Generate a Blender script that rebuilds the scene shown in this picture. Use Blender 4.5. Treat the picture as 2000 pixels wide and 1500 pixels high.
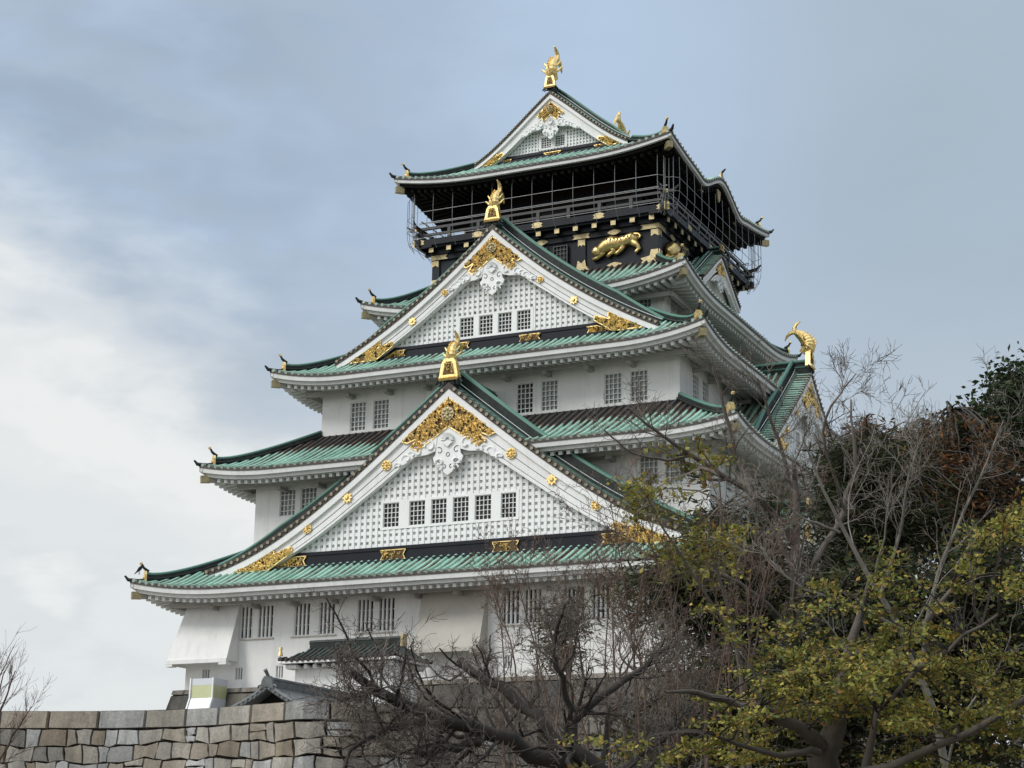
import bpy, math, random
import numpy as np
R_ = math.radians
scene = bpy.context.scene
for o in list(bpy.data.objects): bpy.data.objects.remove(o)

# ------------------------------------------------------------------ camera
CAM = np.array([42.062, -98.726, -10.151]); YAW, PITCH, ROLL = -0.445734, 0.270698, 0.013663
Fw = np.array([math.sin(YAW)*math.cos(PITCH), math.cos(YAW)*math.cos(PITCH), math.sin(PITCH)])
Rt0 = np.array([math.cos(YAW), -math.sin(YAW), 0.0]); Up0 = np.cross(Rt0, Fw)
Rt = Rt0*math.cos(ROLL) + Up0*math.sin(ROLL); Up = -Rt0*math.sin(ROLL) + Up0*math.cos(ROLL)
from mathutils import Matrix, Vector
cd = bpy.data.cameras.new('camera'); cam = bpy.data.objects.new('camera', cd)
scene.collection.objects.link(cam); scene.camera = cam
cam.matrix_world = Matrix(((Rt[0], Up[0], -Fw[0], CAM[0]), (Rt[1], Up[1], -Fw[1], CAM[1]),
                           (Rt[2], Up[2], -Fw[2], CAM[2]), (0, 0, 0, 1)))
cd.sensor_width = 36; cd.lens = 3593.77/2000*36; cd.clip_start = 0.5; cd.clip_end = 20000
scene.render.resolution_x = 1024; scene.render.resolution_y = 768

def at(u, v, d):
    """world point seen at pixel (u, v) of the 2000x1500 photo at depth d (layout helper only)"""
    return CAM + d*(Fw + Rt*(u-1000)/3593.77 - Up*(v-750)/3593.77)

# ------------------------------------------------------------------ world: overcast sky
SUN_EL, SUN_AZ = R_(42), R_(215)      # azimuth clockwise from +Y : front left of the tower
sdir = np.array([math.sin(SUN_AZ)*math.cos(SUN_EL), math.cos(SUN_AZ)*math.cos(SUN_EL), math.sin(SUN_EL)])
wd = bpy.data.worlds.new('World'); scene.world = wd; wd.use_nodes = True
nt = wd.node_tree; nt.nodes.clear()
def N(t, **k):
    n = nt.nodes.new(t)
    for a, b in k.items(): setattr(n, a, b)
    return n
L = lambda a, b: nt.links.new(a, b)
def wmath(op, a, b=None, clamp=False):
    n = N('ShaderNodeMath', operation=op, use_clamp=clamp)
    for i, x in enumerate((a, b)):
        if x is None: continue
        if isinstance(x, (int, float)): n.inputs[i].default_value = x
        else: L(x, n.inputs[i])
    return n.outputs[0]
def wdot(vec):
    n = N('ShaderNodeVectorMath', operation='DOT_PRODUCT'); L(tc.outputs['Generated'], n.inputs[0])
    n.inputs[1].default_value = vec; return n.outputs['Value']
def wmix(f, a, b):
    n = N('ShaderNodeMix', data_type='RGBA')
    for i, x in ((0, f), (6, a), (7, b)):
        if isinstance(x, (int, float)): n.inputs[i].default_value = x
        elif isinstance(x, tuple): n.inputs[i].default_value = x
        else: L(x, n.inputs[i])
    return n.outputs[2]
def wramp(x, lo, hi):
    n = N('ShaderNodeMapRange', interpolation_type='SMOOTHSTEP'); L(x, n.inputs[0])
    n.inputs[1].default_value = lo; n.inputs[2].default_value = hi; return n.outputs[0]
tc = N('ShaderNodeTexCoord')
sky = N('ShaderNodeTexSky', sky_type='NISHITA'); sky.sun_disc = False
sky.sun_elevation = SUN_EL; sky.sun_rotation = SUN_AZ
def wnoise(sc, det, stretch, seed):
    m = N('ShaderNodeMapping'); L(tc.outputs['Generated'], m.inputs[0])
    m.inputs[3].default_value = stretch; m.inputs[1].default_value = (seed, seed*1.3, seed*.7)
    n = N('ShaderNodeTexNoise'); L(m.outputs[0], n.inputs[0])
    n.inputs['Scale'].default_value = sc; n.inputs['Detail'].default_value = det; n.inputs['Roughness'].default_value = .55
    return n.outputs[0]
elev = wdot((0, 0, 1)); hor = wdot(tuple(Rt0))
big = wnoise(3.0, 4, (1, 1, 2.0), 3.1); fine = wnoise(8, 5, (1, 1, 2.4), 7.7)
S_ = 10.0      # the world runs at strength 0.1
def c(r, g, b): return (r*S_, g*S_, b*S_, 1)
blue = c(.405, .51, .65); slate = c(.36, .44, .52); grey = c(.285, .355, .44); white = c(.75, .765, .755); mist = c(.50, .55, .60)
warp = wmath('ADD', wmath('MULTIPLY', wmath('SUBTRACT', big, .5), .30), wmath('MULTIPLY', wmath('SUBTRACT', fine, .5), .22))
col = wmix(wramp(hor, .03, .22), blue, slate)                       # clearer blue overhead, slate to the right
shade = wramp(wmath('ADD', big, wmath('MULTIPLY', wmath('SUBTRACT', fine, .5), .5)), .36, .62)
left = wramp(wmath('ADD', hor, warp), .10, -.16)
col = wmix(wmath('MULTIPLY', wmath('MULTIPLY', shade, left), .85), col, grey)
tops = wramp(wmath('ADD', elev, warp), .47, .60)
low = wramp(wmath('ADD', wmath('ADD', elev, warp), wmath('MULTIPLY', hor, .45)), .26, .13)
lowr = wramp(elev, .36, .17)
col = wmix(wmath('MULTIPLY', lowr, .75), col, mist)
col = wmix(low, col, white)
streak = wmath('MULTIPLY', wramp(wmath('ADD', fine, wmath('MULTIPLY', wmath('SUBTRACT', big, .5), .8)), .50, .66), low)
col = wmix(wmath('MULTIPLY', streak, .40), col, c(.52, .56, .59))
band = wramp(wmath('ABSOLUTE', wmath('SUBTRACT', fine, .52)), .09, .0)
col = wmix(wmath('MULTIPLY', wmath('MULTIPLY', band, left), .16), col, c(.45, .50, .54))
mott = wmath('ADD', .90, wmath('MULTIPLY', wmath('ADD', wmath('MULTIPLY', big, .5), wmath('MULTIPLY', fine, .5)), .20))
vm0 = N('ShaderNodeVectorMath', operation='SCALE'); L(col, vm0.inputs[0]); L(mott, vm0.inputs['Scale']); col = vm0.outputs[0]
# overcast luminance: brighter overhead and around the veiled sun
boost = wmath('ADD', 1.0, wmath('MULTIPLY', wramp(elev, .52, .95), 1.1))
glow = wmath('POWER', wmath('MAXIMUM', wdot(tuple(sdir)), 0.0), 5.0)
boost = wmath('ADD', boost, wmath('MULTIPLY', glow, 1.3))
col = wmix(wmath('MULTIPLY', wramp(boost, 1.05, 1.8), .8), col, c(.60, .62, .63))
vm = N('ShaderNodeVectorMath', operation='SCALE'); L(col, vm.inputs[0]); L(boost, vm.inputs['Scale'])
veil = wmix(.95, sky.outputs[0], vm.outputs[0])
bg = N('ShaderNodeBackground'); L(veil, bg.inputs[0]); bg.inputs[1].default_value = .1
wo = N('ShaderNodeOutputWorld'); L(bg.outputs[0], wo.inputs[0])

sl = bpy.data.lights.new('sun', 'SUN'); sl.energy = 1.5; sl.angle = R_(18); sl.color = (1, .965, .91)
so = bpy.data.objects.new('sun', sl); scene.collection.objects.link(so)
so.rotation_euler = Vector(sdir).to_track_quat('Z', 'Y').to_euler()
vs = scene.view_settings; vs.view_transform = 'Standard'; vs.look = 'None'; vs.exposure = 0.22; vs.gamma = 1

# ------------------------------------------------------------------ materials
def mat(name, base, rough=.6, metal=0., fn=None, bump=0., bscale=20., var=0., vscale=3., spec=.5, stretch=(1, 1, 1)):
    m = bpy.data.materials.new(name); m.use_nodes = True; t = m.node_tree; b = t.nodes['Principled BSDF']
    b.inputs['Base Color'].default_value = (*base, 1); b.inputs['Roughness'].default_value = rough
    b.inputs['Metallic'].default_value = metal; b.inputs['Specular IOR Level'].default_value = spec
    co = t.nodes.new('ShaderNodeTexCoord'); mp = t.nodes.new('ShaderNodeMapping'); mp.inputs[3].default_value = stretch
    t.links.new(co.outputs['Object'], mp.inputs[0])
    if var:
        n = t.nodes.new('ShaderNodeTexNoise'); n.inputs['Scale'].default_value = vscale; n.inputs['Detail'].default_value = 6
        n.inputs['Roughness'].default_value = .65
        t.links.new(mp.outputs[0], n.inputs[0])
        r = t.nodes.new('ShaderNodeMapRange'); r.inputs[1].default_value = .3; r.inputs[2].default_value = .7
        r.inputs[3].default_value = 1-var; r.inputs[4].default_value = 1+var*.6; t.links.new(n.outputs[0], r.inputs[0])
        v = t.nodes.new('ShaderNodeVectorMath'); v.operation = 'SCALE'; v.inputs[0].default_value = base
        t.links.new(r.outputs[0], v.inputs['Scale']); t.links.new(v.outputs[0], b.inputs['Base Color'])
    if bump:
        n = t.nodes.new('ShaderNodeTexNoise'); n.inputs['Scale'].default_value = bscale; n.inputs['Detail'].default_value = 4
        t.links.new(mp.outputs[0], n.inputs[0])
        bp = t.nodes.new('ShaderNodeBump'); bp.inputs['Strength'].default_value = bump; bp.inputs['Distance'].default_value = .03
        t.links.new(n.outputs[0], bp.inputs['Height']); t.links.new(bp.outputs[0], b.inputs['Normal'])
    return m

def copper_mat(name, light=(.375, .59, .485), mid=(.165, .335, .26), dark=(.045, .040, .036), rust=(.16, .09, .06)):
    """patinated copper tiles; vertex attribute tc = (across, along, bare metal amount)"""
    m = bpy.data.materials.new(name); m.use_nodes = True; t = m.node_tree; b = t.nodes['Principled BSDF']
    b.inputs['Roughness'].default_value = .55; b.inputs['Specular IOR Level'].default_value = .4
    A = t.nodes.new('ShaderNodeAttribute'); A.attribute_name = 'tc'
    sp = t.nodes.new('ShaderNodeSeparateXYZ'); t.links.new(A.outputs['Vector'], sp.inputs[0])
    def noise(sc, st, det=5):
        mp = t.nodes.new('ShaderNodeMapping'); mp.inputs[3].default_value = st; t.links.new(A.outputs['Vector'], mp.inputs[0])
        n = t.nodes.new('ShaderNodeTexNoise'); n.inputs['Scale'].default_value = sc; n.inputs['Detail'].default_value = det
        n.inputs['Roughness'].default_value = .65; t.links.new(mp.outputs[0], n.inputs[0]); return n.outputs[0]
    def mr(x, a, bb, lo=0, hi=1):
        r = t.nodes.new('ShaderNodeMapRange'); t.links.new(x, r.inputs[0]); r.inputs[1].default_value = a
        r.inputs[2].default_value = bb; r.inputs[3].default_value = lo; r.inputs[4].default_value = hi; return r.outputs[0]
    def mix(f, a, c2):
        n = t.nodes.new('ShaderNodeMix'); n.data_type = 'RGBA'; t.links.new(f, n.inputs[0])
        for i, x in ((6, a), (7, c2)):
            if isinstance(x, tuple): n.inputs[i].default_value = (*x, 1)
            else: t.links.new(x, n.inputs[i])
        return n.outputs[2]
    def mm(op, a, c2):
        n = t.nodes.new('ShaderNodeMath'); n.operation = op; n.use_clamp = op != 'MULTIPLY'
        for i, x in enumerate((a, c2)):
            if isinstance(x, (int, float)): n.inputs[i].default_value = x
            else: t.links.new(x, n.inputs[i])
        return n.outputs[0]
    c1 = mix(mr(noise(1.0, (2.4, .35, 0)), .38, .66), light, mid)
    c1 = mix(mr(noise(3., (1.2, 1.2, 0)), .45, .8, 0, .55), c1, tuple(min(1, q*1.08+.01) for q in light))
    d = mm('ADD', sp.outputs[2], mr(noise(1.1, (1.6, .6, 0), 8), .33, .75, -.35, .50))
    c1 = mix(mr(d, .35, .72), c1, rust)
    c1 = mix(mr(d, .62, 1.0), c1, dark)
    t.links.new(c1, b.inputs['Base Color'])
    return m

M = {}
M['plaster'] = mat('white_plaster', (.765, .76, .74), .85, var=.07, vscale=.5, bump=.15, bscale=6)
def weather(m, amt=.16):
    t = m.node_tree; b = t.nodes['Principled BSDF']; src = b.inputs['Base Color'].links[0].from_socket
    co = t.nodes.new('ShaderNodeTexCoord')
    def ns(sc, st, det):
        mp = t.nodes.new('ShaderNodeMapping'); mp.inputs[3].default_value = st; t.links.new(co.outputs['Object'], mp.inputs[0])
        n = t.nodes.new('ShaderNodeTexNoise'); n.inputs['Scale'].default_value = sc; n.inputs['Detail'].default_value = det; n.inputs['Roughness'].default_value = .7
        t.links.new(mp.outputs[0], n.inputs[0]); return n.outputs[0]
    def mr(x, a, b_, hi):
        r = t.nodes.new('ShaderNodeMapRange'); t.links.new(x, r.inputs[0]); r.inputs[1].default_value = a; r.inputs[2].default_value = b_; r.inputs[4].default_value = hi; return r.outputs[0]
    for sock, colr in ((mr(ns(1.6, (1.6, 1.6, .14), 6), .50, .74, amt*2.2), (.40, .385, .35, 1)), (mr(ns(.35, (1, 1, 1), 8), .48, .70, amt*1.6), (.52, .51, .48, 1))):
        mx = t.nodes.new('ShaderNodeMix'); mx.data_type = 'RGBA'; t.links.new(sock, mx.inputs[0]); t.links.new(src, mx.inputs[6]); mx.inputs[7].default_value = colr; src = mx.outputs[2]
    t.links.new(src, b.inputs['Base Color']); return m
weather(M['plaster'])
M['plaster_tan'] = mat('tan_plaster', (.47, .44, .385), .85, var=.13, vscale=.6)  # darker tan plaster for the sills and the middle chute
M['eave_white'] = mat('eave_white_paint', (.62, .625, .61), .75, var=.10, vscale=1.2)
M['wood_white'] = mat('white_painted_wood', (.77, .77, .755), .7, var=.07, vscale=1.2)
M['lattice'] = weather(mat('white_lattice_paint', (.79, .80, .79), .7, var=.04, vscale=1.), .08)
weather(M['wood_white'], .12); weather(M['eave_white'], .2); weather(M['plaster_tan'], .3)
M['soffit'] = mat('shade_grey_soffit', (.36, .35, .325), .85, var=.12, vscale=1.)  # white soffit darkened: shade between the rafters is put into the colour
M['black'] = mat('black_lacquer', (.009, .011, .017), .42, var=.3, vscale=1.5, spec=.22)
M['black_matt'] = mat('black_timber', (.009, .008, .0075), .8, var=.3, vscale=2, spec=.1)
M['grey_rail'] = mat('weathered_black_rail', (.045, .045, .044), .5, var=.3, vscale=3)
M['gold'] = mat('gilded_metal', (.88, .65, .28), .40, 1., var=.38, vscale=6, bump=.35, bscale=14)
M['gold_dull'] = mat('tarnished_gilt', (.42, .35, .20), .48, .85, var=.3, vscale=5, bump=.3, bscale=10)
M['gold_back'] = mat('dark_bronze_ground', (.10, .06, .02), .5, .6, var=.3, vscale=6)
M['copper'] = copper_mat('patinated_copper_tiles')
M['copper_dark'] = copper_mat('dark_patinated_copper', light=(.10, .23, .18), mid=(.045, .11, .085), dark=(.022, .024, .022), rust=(.04, .05, .04))
M['hut_copper'] = copper_mat('blackened_copper_tiles', light=(.035, .058, .050), mid=(.025, .038, .033), dark=(.02, .02, .018), rust=(.03, .03, .025))
M['ridge'] = mat('dark_ridge_copper', (.018, .026, .023), .55, var=.7, vscale=3.5, spec=.25)
M['brown_edge'] = mat('brown_copper_edge', (.050, .038, .031), .6, var=.45, vscale=5)
M['pane'] = mat('grey_window_glass', (.22, .25, .245), .22, spec=.8, var=.25, vscale=1.7)
M['pane_dark'] = mat('dark_window_opening', (.018, .020, .019), .2, spec=.6)
M['steel'] = mat('galvanised_steel', (.26, .265, .265), .5, .5)
M['stone'] = None
M['tile_grey'] = mat('grey_fired_tile', (.105, .115, .12), .45, var=.4, vscale=4)
M['glass_white'] = mat('pale_glazed_panel', (.58, .60, .64), .25, var=.04)
M['glass_yellow'] = mat('yellow_green_panel', (.50, .52, .30), .3, var=.05)
M['crow'] = mat('black_feathers', (.01, .01, .012), .5)

# ------------------------------------------------------------------ mesh helpers
class MB:
    def __init__(s): s.v = []; s.q = []; s.ng = []; s.a = []; s.n = 0; s.has = False
    def add(s, V, Q=None, NG=None, a=None):
        V = np.asarray(V, float).reshape(-1, 3)
        if Q is not None and len(Q): s.q.append(np.asarray(Q, int)+s.n)
        if NG: s.ng += [[i+s.n for i in f] for f in NG]
        if a is None: a = np.zeros((len(V), 3))
        else: s.has = True
        s.a.append(np.asarray(a, float)); s.v.append(V); s.n += len(V)
    def build(s, name, m, parent=None, xf=None, smooth=False, label=None):
        V = np.concatenate(s.v) if s.v else np.zeros((0, 3))
        if xf: V = xf(V)
        polys = []; cnt = []
        Q = np.concatenate(s.q) if s.q else np.zeros((0, 4), int)
        loops = Q.reshape(-1).tolist(); cnt = [4]*len(Q)
        for f in s.ng: loops += f; cnt.append(len(f))
        me = bpy.data.meshes.new(name); me.vertices.add(len(V)); me.vertices.foreach_set('co', V.reshape(-1))
        me.loops.add(len(loops)); me.loops.foreach_set('vertex_index', loops)
        st = np.concatenate([[0], np.cumsum(cnt)[:-1]]).astype(int) if cnt else []
        me.polygons.add(len(cnt)); me.polygons.foreach_set('loop_start', st); me.polygons.foreach_set('loop_total', cnt)
        if s.has:
            at_ = me.attributes.new('tc', 'FLOAT_VECTOR', 'POINT'); at_.data.foreach_set('vector', np.concatenate(s.a).reshape(-1))
        me.update(calc_edges=True); me.validate()
        me.polygons.foreach_set('use_smooth', [bool(smooth)]*len(me.polygons))
        me.materials.append(m)
        o = bpy.data.objects.new(name, me); scene.collection.objects.link(o)
        if parent: o.parent = parent
        if label: o['label'] = label
        return o
def build_multi(name, parts, parent=None, xf=None, label=None, smooth=False):
    out = MB(); idx_q = []; idx_n = []
    for i, (mb_, m_) in enumerate(parts):
        if not mb_.n: continue
        V = np.concatenate(mb_.v); Q = np.concatenate(mb_.q) if mb_.q else None
        out.add(V, Q, mb_.ng, np.concatenate(mb_.a)); out.has = out.has or mb_.has
        idx_q += [i]*(0 if Q is None else len(Q)); idx_n += [i]*len(mb_.ng)
    o = out.build(name, parts[0][1], parent, xf, smooth, label)
    for _, m_ in parts[1:]: o.data.materials.append(m_)
    ix = idx_q+idx_n
    if len(ix) == len(o.data.polygons): o.data.polygons.foreach_set('material_index', ix)
    return o
BQ = np.array([[0, 1, 3, 2], [4, 6, 7, 5], [0, 4, 5, 1], [2, 3, 7, 6], [0, 2, 6, 4], [1, 5, 7, 3]])
def box(mb, x0, x1, y0, y1, z0, z1, a=None):
    V = [(x, y, z) for x in (x0, x1) for y in (y0, y1) for z in (z0, z1)]
    mb.add(V, BQ, a=None if a is None else np.tile(a, (8, 1)))
def bar(mb, p, q, w, h, up=(0, 0, 1), a=None):
    p, q = np.array(p, float), np.array(q, float); d = q-p; d /= np.linalg.norm(d)+1e-9
    s = np.cross(d, up); s /= np.linalg.norm(s)+1e-9; u = np.cross(s, d)
    V = [e + s*sx*w/2 + u*sz*h/2 for e in (p, q) for sx in (-1, 1) for sz in (-1, 1)]
    mb.add(V, BQ, a=None if a is None else np.tile(a, (8, 1)))
def tube(mb, P, r, n=6, cap=True, a=None, sq=(1, 1), upv=(0, 0, 1)):
    P = np.asarray(P, float); m = len(P); r = np.broadcast_to(r, (m,))
    T = np.gradient(P, axis=0); T /= np.linalg.norm(T, axis=1)[:, None]+1e-9
    ref = np.array(upv, float)
    S = np.cross(T, ref); ln = np.linalg.norm(S, axis=1)
    bad = ln < .05
    if bad.any(): S[bad] = np.cross(T[bad], (1, .3, .1))
    S /= np.linalg.norm(S, axis=1)[:, None]; U = np.cross(S, T)
    th = np.arange(n)/n*2*math.pi
    V = P[:, None, :] + r[:, None, None]*(sq[0]*np.cos(th)[None, :, None]*S[:, None, :] + sq[1]*np.sin(th)[None, :, None]*U[:, None, :])
    i = np.arange(m-1)[:, None]*n; j = np.arange(n)[None, :]; k = (j+1) % n
    Q = np.stack([i+j, i+k, i+n+k, i+n+j], -1).reshape(-1, 4)
    ng = [list(range(n-1, -1, -1)), list(range((m-1)*n, m*n))] if cap else None
    mb.add(V.reshape(-1, 3), Q, ng, None if a is None else np.tile(a, (m*n, 1)))
def extr(mb, poly, y0, y1, a=None):
    """polygon in (s,z) extruded between the two n values"""
    n = len(poly); V = [(p[0], y0, p[1]) for p in poly] + [(p[0], y1, p[1]) for p in poly]
    Q = [[i, (i+1) % n, n+(i+1) % n, n+i] for i in range(n)]
    mb.add(V, Q, [list(range(n)), list(range(2*n-1, n-1, -1))])
def sheet(mb, G, a=None, closed=False):
    """grid of points (m, k, 3)"""
    m, k = G.shape[:2]; i = np.arange(m-1)[:, None]*k; j = np.arange(k-1)[None, :]
    Q = np.stack([i+j, i+k+j, i+k+j+1, i+j+1], -1).reshape(-1, 4)
    mb.add(G.reshape(-1, 3), Q, a=None if a is None else a.reshape(-1, 3))
FR = np.array([0, .26, .32, .38, .5, .62, .68, .74]); HT = np.array([0, 0, .62, .9, 1, .9, .62, 0])
rng = np.random.default_rng(5)
def rollsheet(mb, f, u0, u1, pitch, nv, r=.1, pat=None, caps=None, capr=1.15, v=None, valley=.62):
    """tile rolls: f(U,V)->xyz grid, V 0 (top) .. 1 (eave)"""
    n = max(1, round((u1-u0)/pitch)); p = (u1-u0)/n
    U = np.concatenate([(i+FR)*p+u0 for i in range(n)]+[[u1]]); H = np.concatenate([HT]*n+[[0]])
    V = np.linspace(0, 1, nv) if v is None else v
    UU, VV = np.meshgrid(U, V, indexing='ij'); G = f(UU, VV)
    e = 1e-3; du = f(np.clip(UU+e, u0, u1), VV)-f(np.clip(UU-e, u0, u1), VV); dv = f(UU, np.clip(VV+e, 0, 1))-f(UU, np.clip(VV-e, 0, 1))
    Nn = np.cross(du, dv); ln = np.linalg.norm(Nn, axis=2, keepdims=True); Nn = np.where(ln > 1e-12, Nn/(ln+1e-15), np.array([0, 0, 1.]))
    Nn *= np.sign(Nn[..., 2:3]+1e-9); G2 = G + Nn*(H*r)[:, None, None]
    L_ = np.zeros_like(VV); L_[:, 1:] = np.cumsum(np.linalg.norm(np.diff(G, axis=1), axis=2), axis=1)
    pp = np.zeros_like(UU) if pat is None else pat(UU, VV)
    pp = pp + (1-H[:, None])*valley + np.repeat(np.concatenate([rng.normal(0, .12, n), [0]]), [len(FR)]*n+[1])[:, None]
    off = rng.uniform(0, 50)
    sheet(mb, G2, np.stack([UU+off, L_, pp], -1))
    if caps is not None:
        for i in range(n):
            uc = np.array([[(i+.5)*p+u0]]); P = f(uc, np.array([[1.]]))[0, 0]; Q0 = f(uc, np.array([[.97]]))[0, 0]
            d = P-Q0; d /= np.linalg.norm(d)+1e-9
            up = np.array([0, 0, 1.]); nn = up-d*np.dot(up, d); nn /= np.linalg.norm(nn)
            cc = P+nn*r*.25; tube(caps, [cc-d*.05, cc+d*.03], r*capr, 8, upv=nn)
    return G2
def side(k, so=0.):
    def f(V):
        s, n, z = V[..., 0]+so, V[..., 1], V[..., 2]
        x, y = ((s, -n), (n, s), (-s, n), (-n, -s))[k]
        return np.stack([x, y, z], -1)
    return f
def empty(name, loc=(0, 0, 0), label=None, cat=None, group=None, parent=None):
    o = bpy.data.objects.new(name, None); scene.collection.objects.link(o); o.location = loc
    if label: o['label'] = label
    if cat: o['category'] = cat
    if group: o['group'] = group
    if parent: o.parent = parent
    return o
def tag(o, label, cat, group=None):
    o['label'] = label; o['category'] = cat
    if group: o['group'] = group
    return o
def struct(o): o['kind'] = 'structure'; return o

# ================================================================== THE CASTLE TOWER
castle = empty('castle_tower', (0, 0, 0), 'white five tiered castle tower with green copper roofs, gold ornaments and a black top storey', 'castle')
PW = dict(hx=(15.49, 13.08, 10.66, 8.04, 7.12), hy=(17.79, 15.63, 13.05, 8.27, 6.78))

def wall_panel(mb, rv, A, n, z0, z1, holes, depth=.22):
    """wall rectangle s in [-A,A] at distance n with rectangular openings and their reveals"""
    S = sorted({-A, A, *[h[0] for h in holes], *[h[1] for h in holes]}); Z = sorted({z0, z1, *[h[2] for h in holes], *[h[3] for h in holes]})
    for i in range(len(S)-1):
        for j in range(len(Z)-1):
            cs, cz = (S[i]+S[i+1])/2, (Z[j]+Z[j+1])/2
            if any(h[0] < cs < h[1] and h[2] < cz < h[3] for h in holes): continue
            mb.add([(S[i], n, Z[j]), (S[i+1], n, Z[j]), (S[i+1], n, Z[j+1]), (S[i], n, Z[j+1])], [[0, 1, 2, 3]])
    for a, b, c0, d in holes:
        k = n-depth
        for q in ([(a, n, c0), (a, k, c0), (a, k, d), (a, n, d)], [(b, n, c0), (b, k, c0), (b, k, d), (b, n, d)],
                  [(a, n, c0), (b, n, c0), (b, k, c0), (a, k, c0)], [(a, n, d), (b, n, d), (b, k, d), (a, k, d)]):
            mb.add(q, [[0, 1, 2, 3]])
WIN = {}
def window(parent, k, s, n, z, w, h, nx, nz, bw=.042, dark=False, depth=.22, name='window', vert=False, wm='wood_white'):
    """grid window: frame part with grille and pane; geometry local to the sill centre"""
    key = (round(w, 2), round(h, 2), nx, nz, dark, vert, k, wm)
    xf = side(k)
    org = xf(np.array([s, n, z]))
    if key in WIN:
        src = WIN[key]; o = src.copy(); scene.collection.objects.link(o); o.parent = parent; o.location = org.tolist()
        for ch in src.children:
            c2 = ch.copy(); scene.collection.objects.link(c2); c2.parent = o
        return o
    loc = lambda V: side(k)(V)
    f = MB(); t = min(.05, w*.07) if not (dark and bw < .04) else .03
    for a, b, c0, d in ((-w/2, -w/2+t, 0, h), (w/2-t, w/2, 0, h), (-w/2+t, w/2-t, 0, t), (-w/2+t, w/2-t, h-t, h)):
        box(f, a, b, -.16, -.04, c0, d)
    o = f.build('window', M[wm], parent, loc); o.location = org.tolist()
    g = MB()
    for i in range(1, nx):
        x = -w/2+w*i/nx
        if vert: box(g, x-bw/2, x+bw/2, -.14, -.02, t, h-t)
        else: box(g, x-bw/2, x+bw/2, -.12, -.075, t, h-t)
    for j in range(1, nz):
        zz = h*j/nz
        if vert: box(g, -w/2+t, w/2-t, -.17, -.15, zz-.02, zz+.02)
        else: box(g, -w/2+t, w/2-t, -.135, -.125, zz-bw/2, zz+bw/2); box(g, -w/2+t, w/2-t, -.123, -.073, zz-bw*.42, zz+bw*.42)
    g.build('grille', M[wm], o, loc)
    p = MB(); box(p, -w/2, w/2, -.215, -.185, 0, h); p.build('pane', M['pane_dark'] if dark else M['pane'], o, loc)
    WIN[key] = o; return o

# ---- storeys: walls with openings
def storey(hx, hy, z0, z1, holes, m, label=None):
    mb = MB()
    for k in range(4):
        A, n = (hx, hy) if k % 2 == 0 else (hy, hx)
        w = MB(); wall_panel(w, None, A, n, z0, z1, holes.get(k, []))
        V = np.concatenate(w.v); mb.add(side(k)(V), np.concatenate(w.q))
    mb.add([(-hx, -hy, z1), (hx, -hy, z1), (hx, hy, z1), (-hx, hy, z1)], [[0, 1, 2, 3]])
    return mb.build('wall', m, castle, label=label)
pairs3 = [(-8.83, -7.83), (-7.36, -6.38), (-3.8, -2.82), (-2.36, -1.38), (1.40, 2.38), (2.84, 3.82), (6.46, 7.46), (7.92, 8.90)]
h3 = [(a, b, 14.50, 16.18) for a, b in pairs3]
s3r = [(-11.1, -10.1, 14.7, 16.35), (-9.55, -8.55, 14.7, 16.35), (8.55, 9.55, 14.7, 16.35), (10.1, 11.1, 14.7, 16.35)]
h2 = [(a, b, 9.42, 10.92) for a, b in ((-11.53, -10.53), (-10.2, -9.2), (-5, -4), (4, 5), (9.43, 10.41), (10.8, 11.72))]
s2r = [(a, a+1, 9.42, 10.92) for a in (-13.2, -11.8, -6, -4.6, 3.6, 5, 10.8, 12.2)]
g1 = [(-12.47, -11.45), (-11.11, -10.2), (-8.9, -7.96), (-7.42, -6.47), (-5.15, -4.23), (-3.9, -3.01), (3.0, 3.98), (4.2, 5.16), (6.5, 7.4), (7.8, 8.7), (10.2, 11.1), (11.5, 12.4)]
h1 = [(a, b, 2.55, 4.27) for a, b in g1] + [(a, b, .42, 1.07) for a, b in ((-14.43, -13.98), (-12.37, -11.92), (-9.88, -9.45), (3.2, 3.6), (6.2, 6.6))]
h4 = [(a, b, 20.6, 22.05) for a, b in ((-7.29, -6.32), (-4.5, -3.5), (3.5, 4.5), (6.32, 7.29))]
s4r = [(a, a+.95, 20.7, 22.05) for a in (-7.2, -5.4, 4.4, 6.2)]
storey(15.49, 17.79, 0, 5.25, {0: h1}, M['plaster'])
storey(13.08, 15.63, 6.0, 11.95, {0: h2, 1: s2r}, M['plaster'])
storey(10.66, 13.05, 12.8, 17.75, {0: h3, 1: s3r}, M['plaster'])
storey(8.04, 8.27, 18.6, 22.75, {0: h4, 1: s4r}, M['plaster'])
for i, (a, b, z0, z1) in enumerate(h3): window(castle, 0, (a+b)/2, 13.05, z0, .99, z1-z0, 4, 6, bw=.045, dark=(i == 4))
for a, b, z0, z1 in s3r: window(castle, 1, (a+b)/2, 10.66, z0, 1., z1-z0, 4, 6)
for a, b, z0, z1 in h2: window(castle, 0, (a+b)/2, 15.63, z0, 1., z1-z0, 4, 5)
for a, b, z0, z1 in s2r: window(castle, 1, (a+b)/2, 13.08, z0, 1., z1-z0, 4, 5)
for a, b, z0, z1 in h4: window(castle, 0, (a+b)/2, 8.27, z0, .97, z1-z0, 4, 5)
for a, b, z0, z1 in s4r: window(castle, 1, (a+b)/2, 8.04, z0, .95, z1-z0, 4, 5)
for a, b in g1: window(castle, 0, (a+b)/2, 17.79, 2.55, .94, 1.72, 4, 3, bw=.10, vert=True, dark=True)
for a, b, z0, z1 in h1[len(g1):]: window(castle, 0, (a+b)/2, 17.79, z0, .44, z1-z0, 3, 1, bw=.05, vert=True, dark=True)
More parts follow.
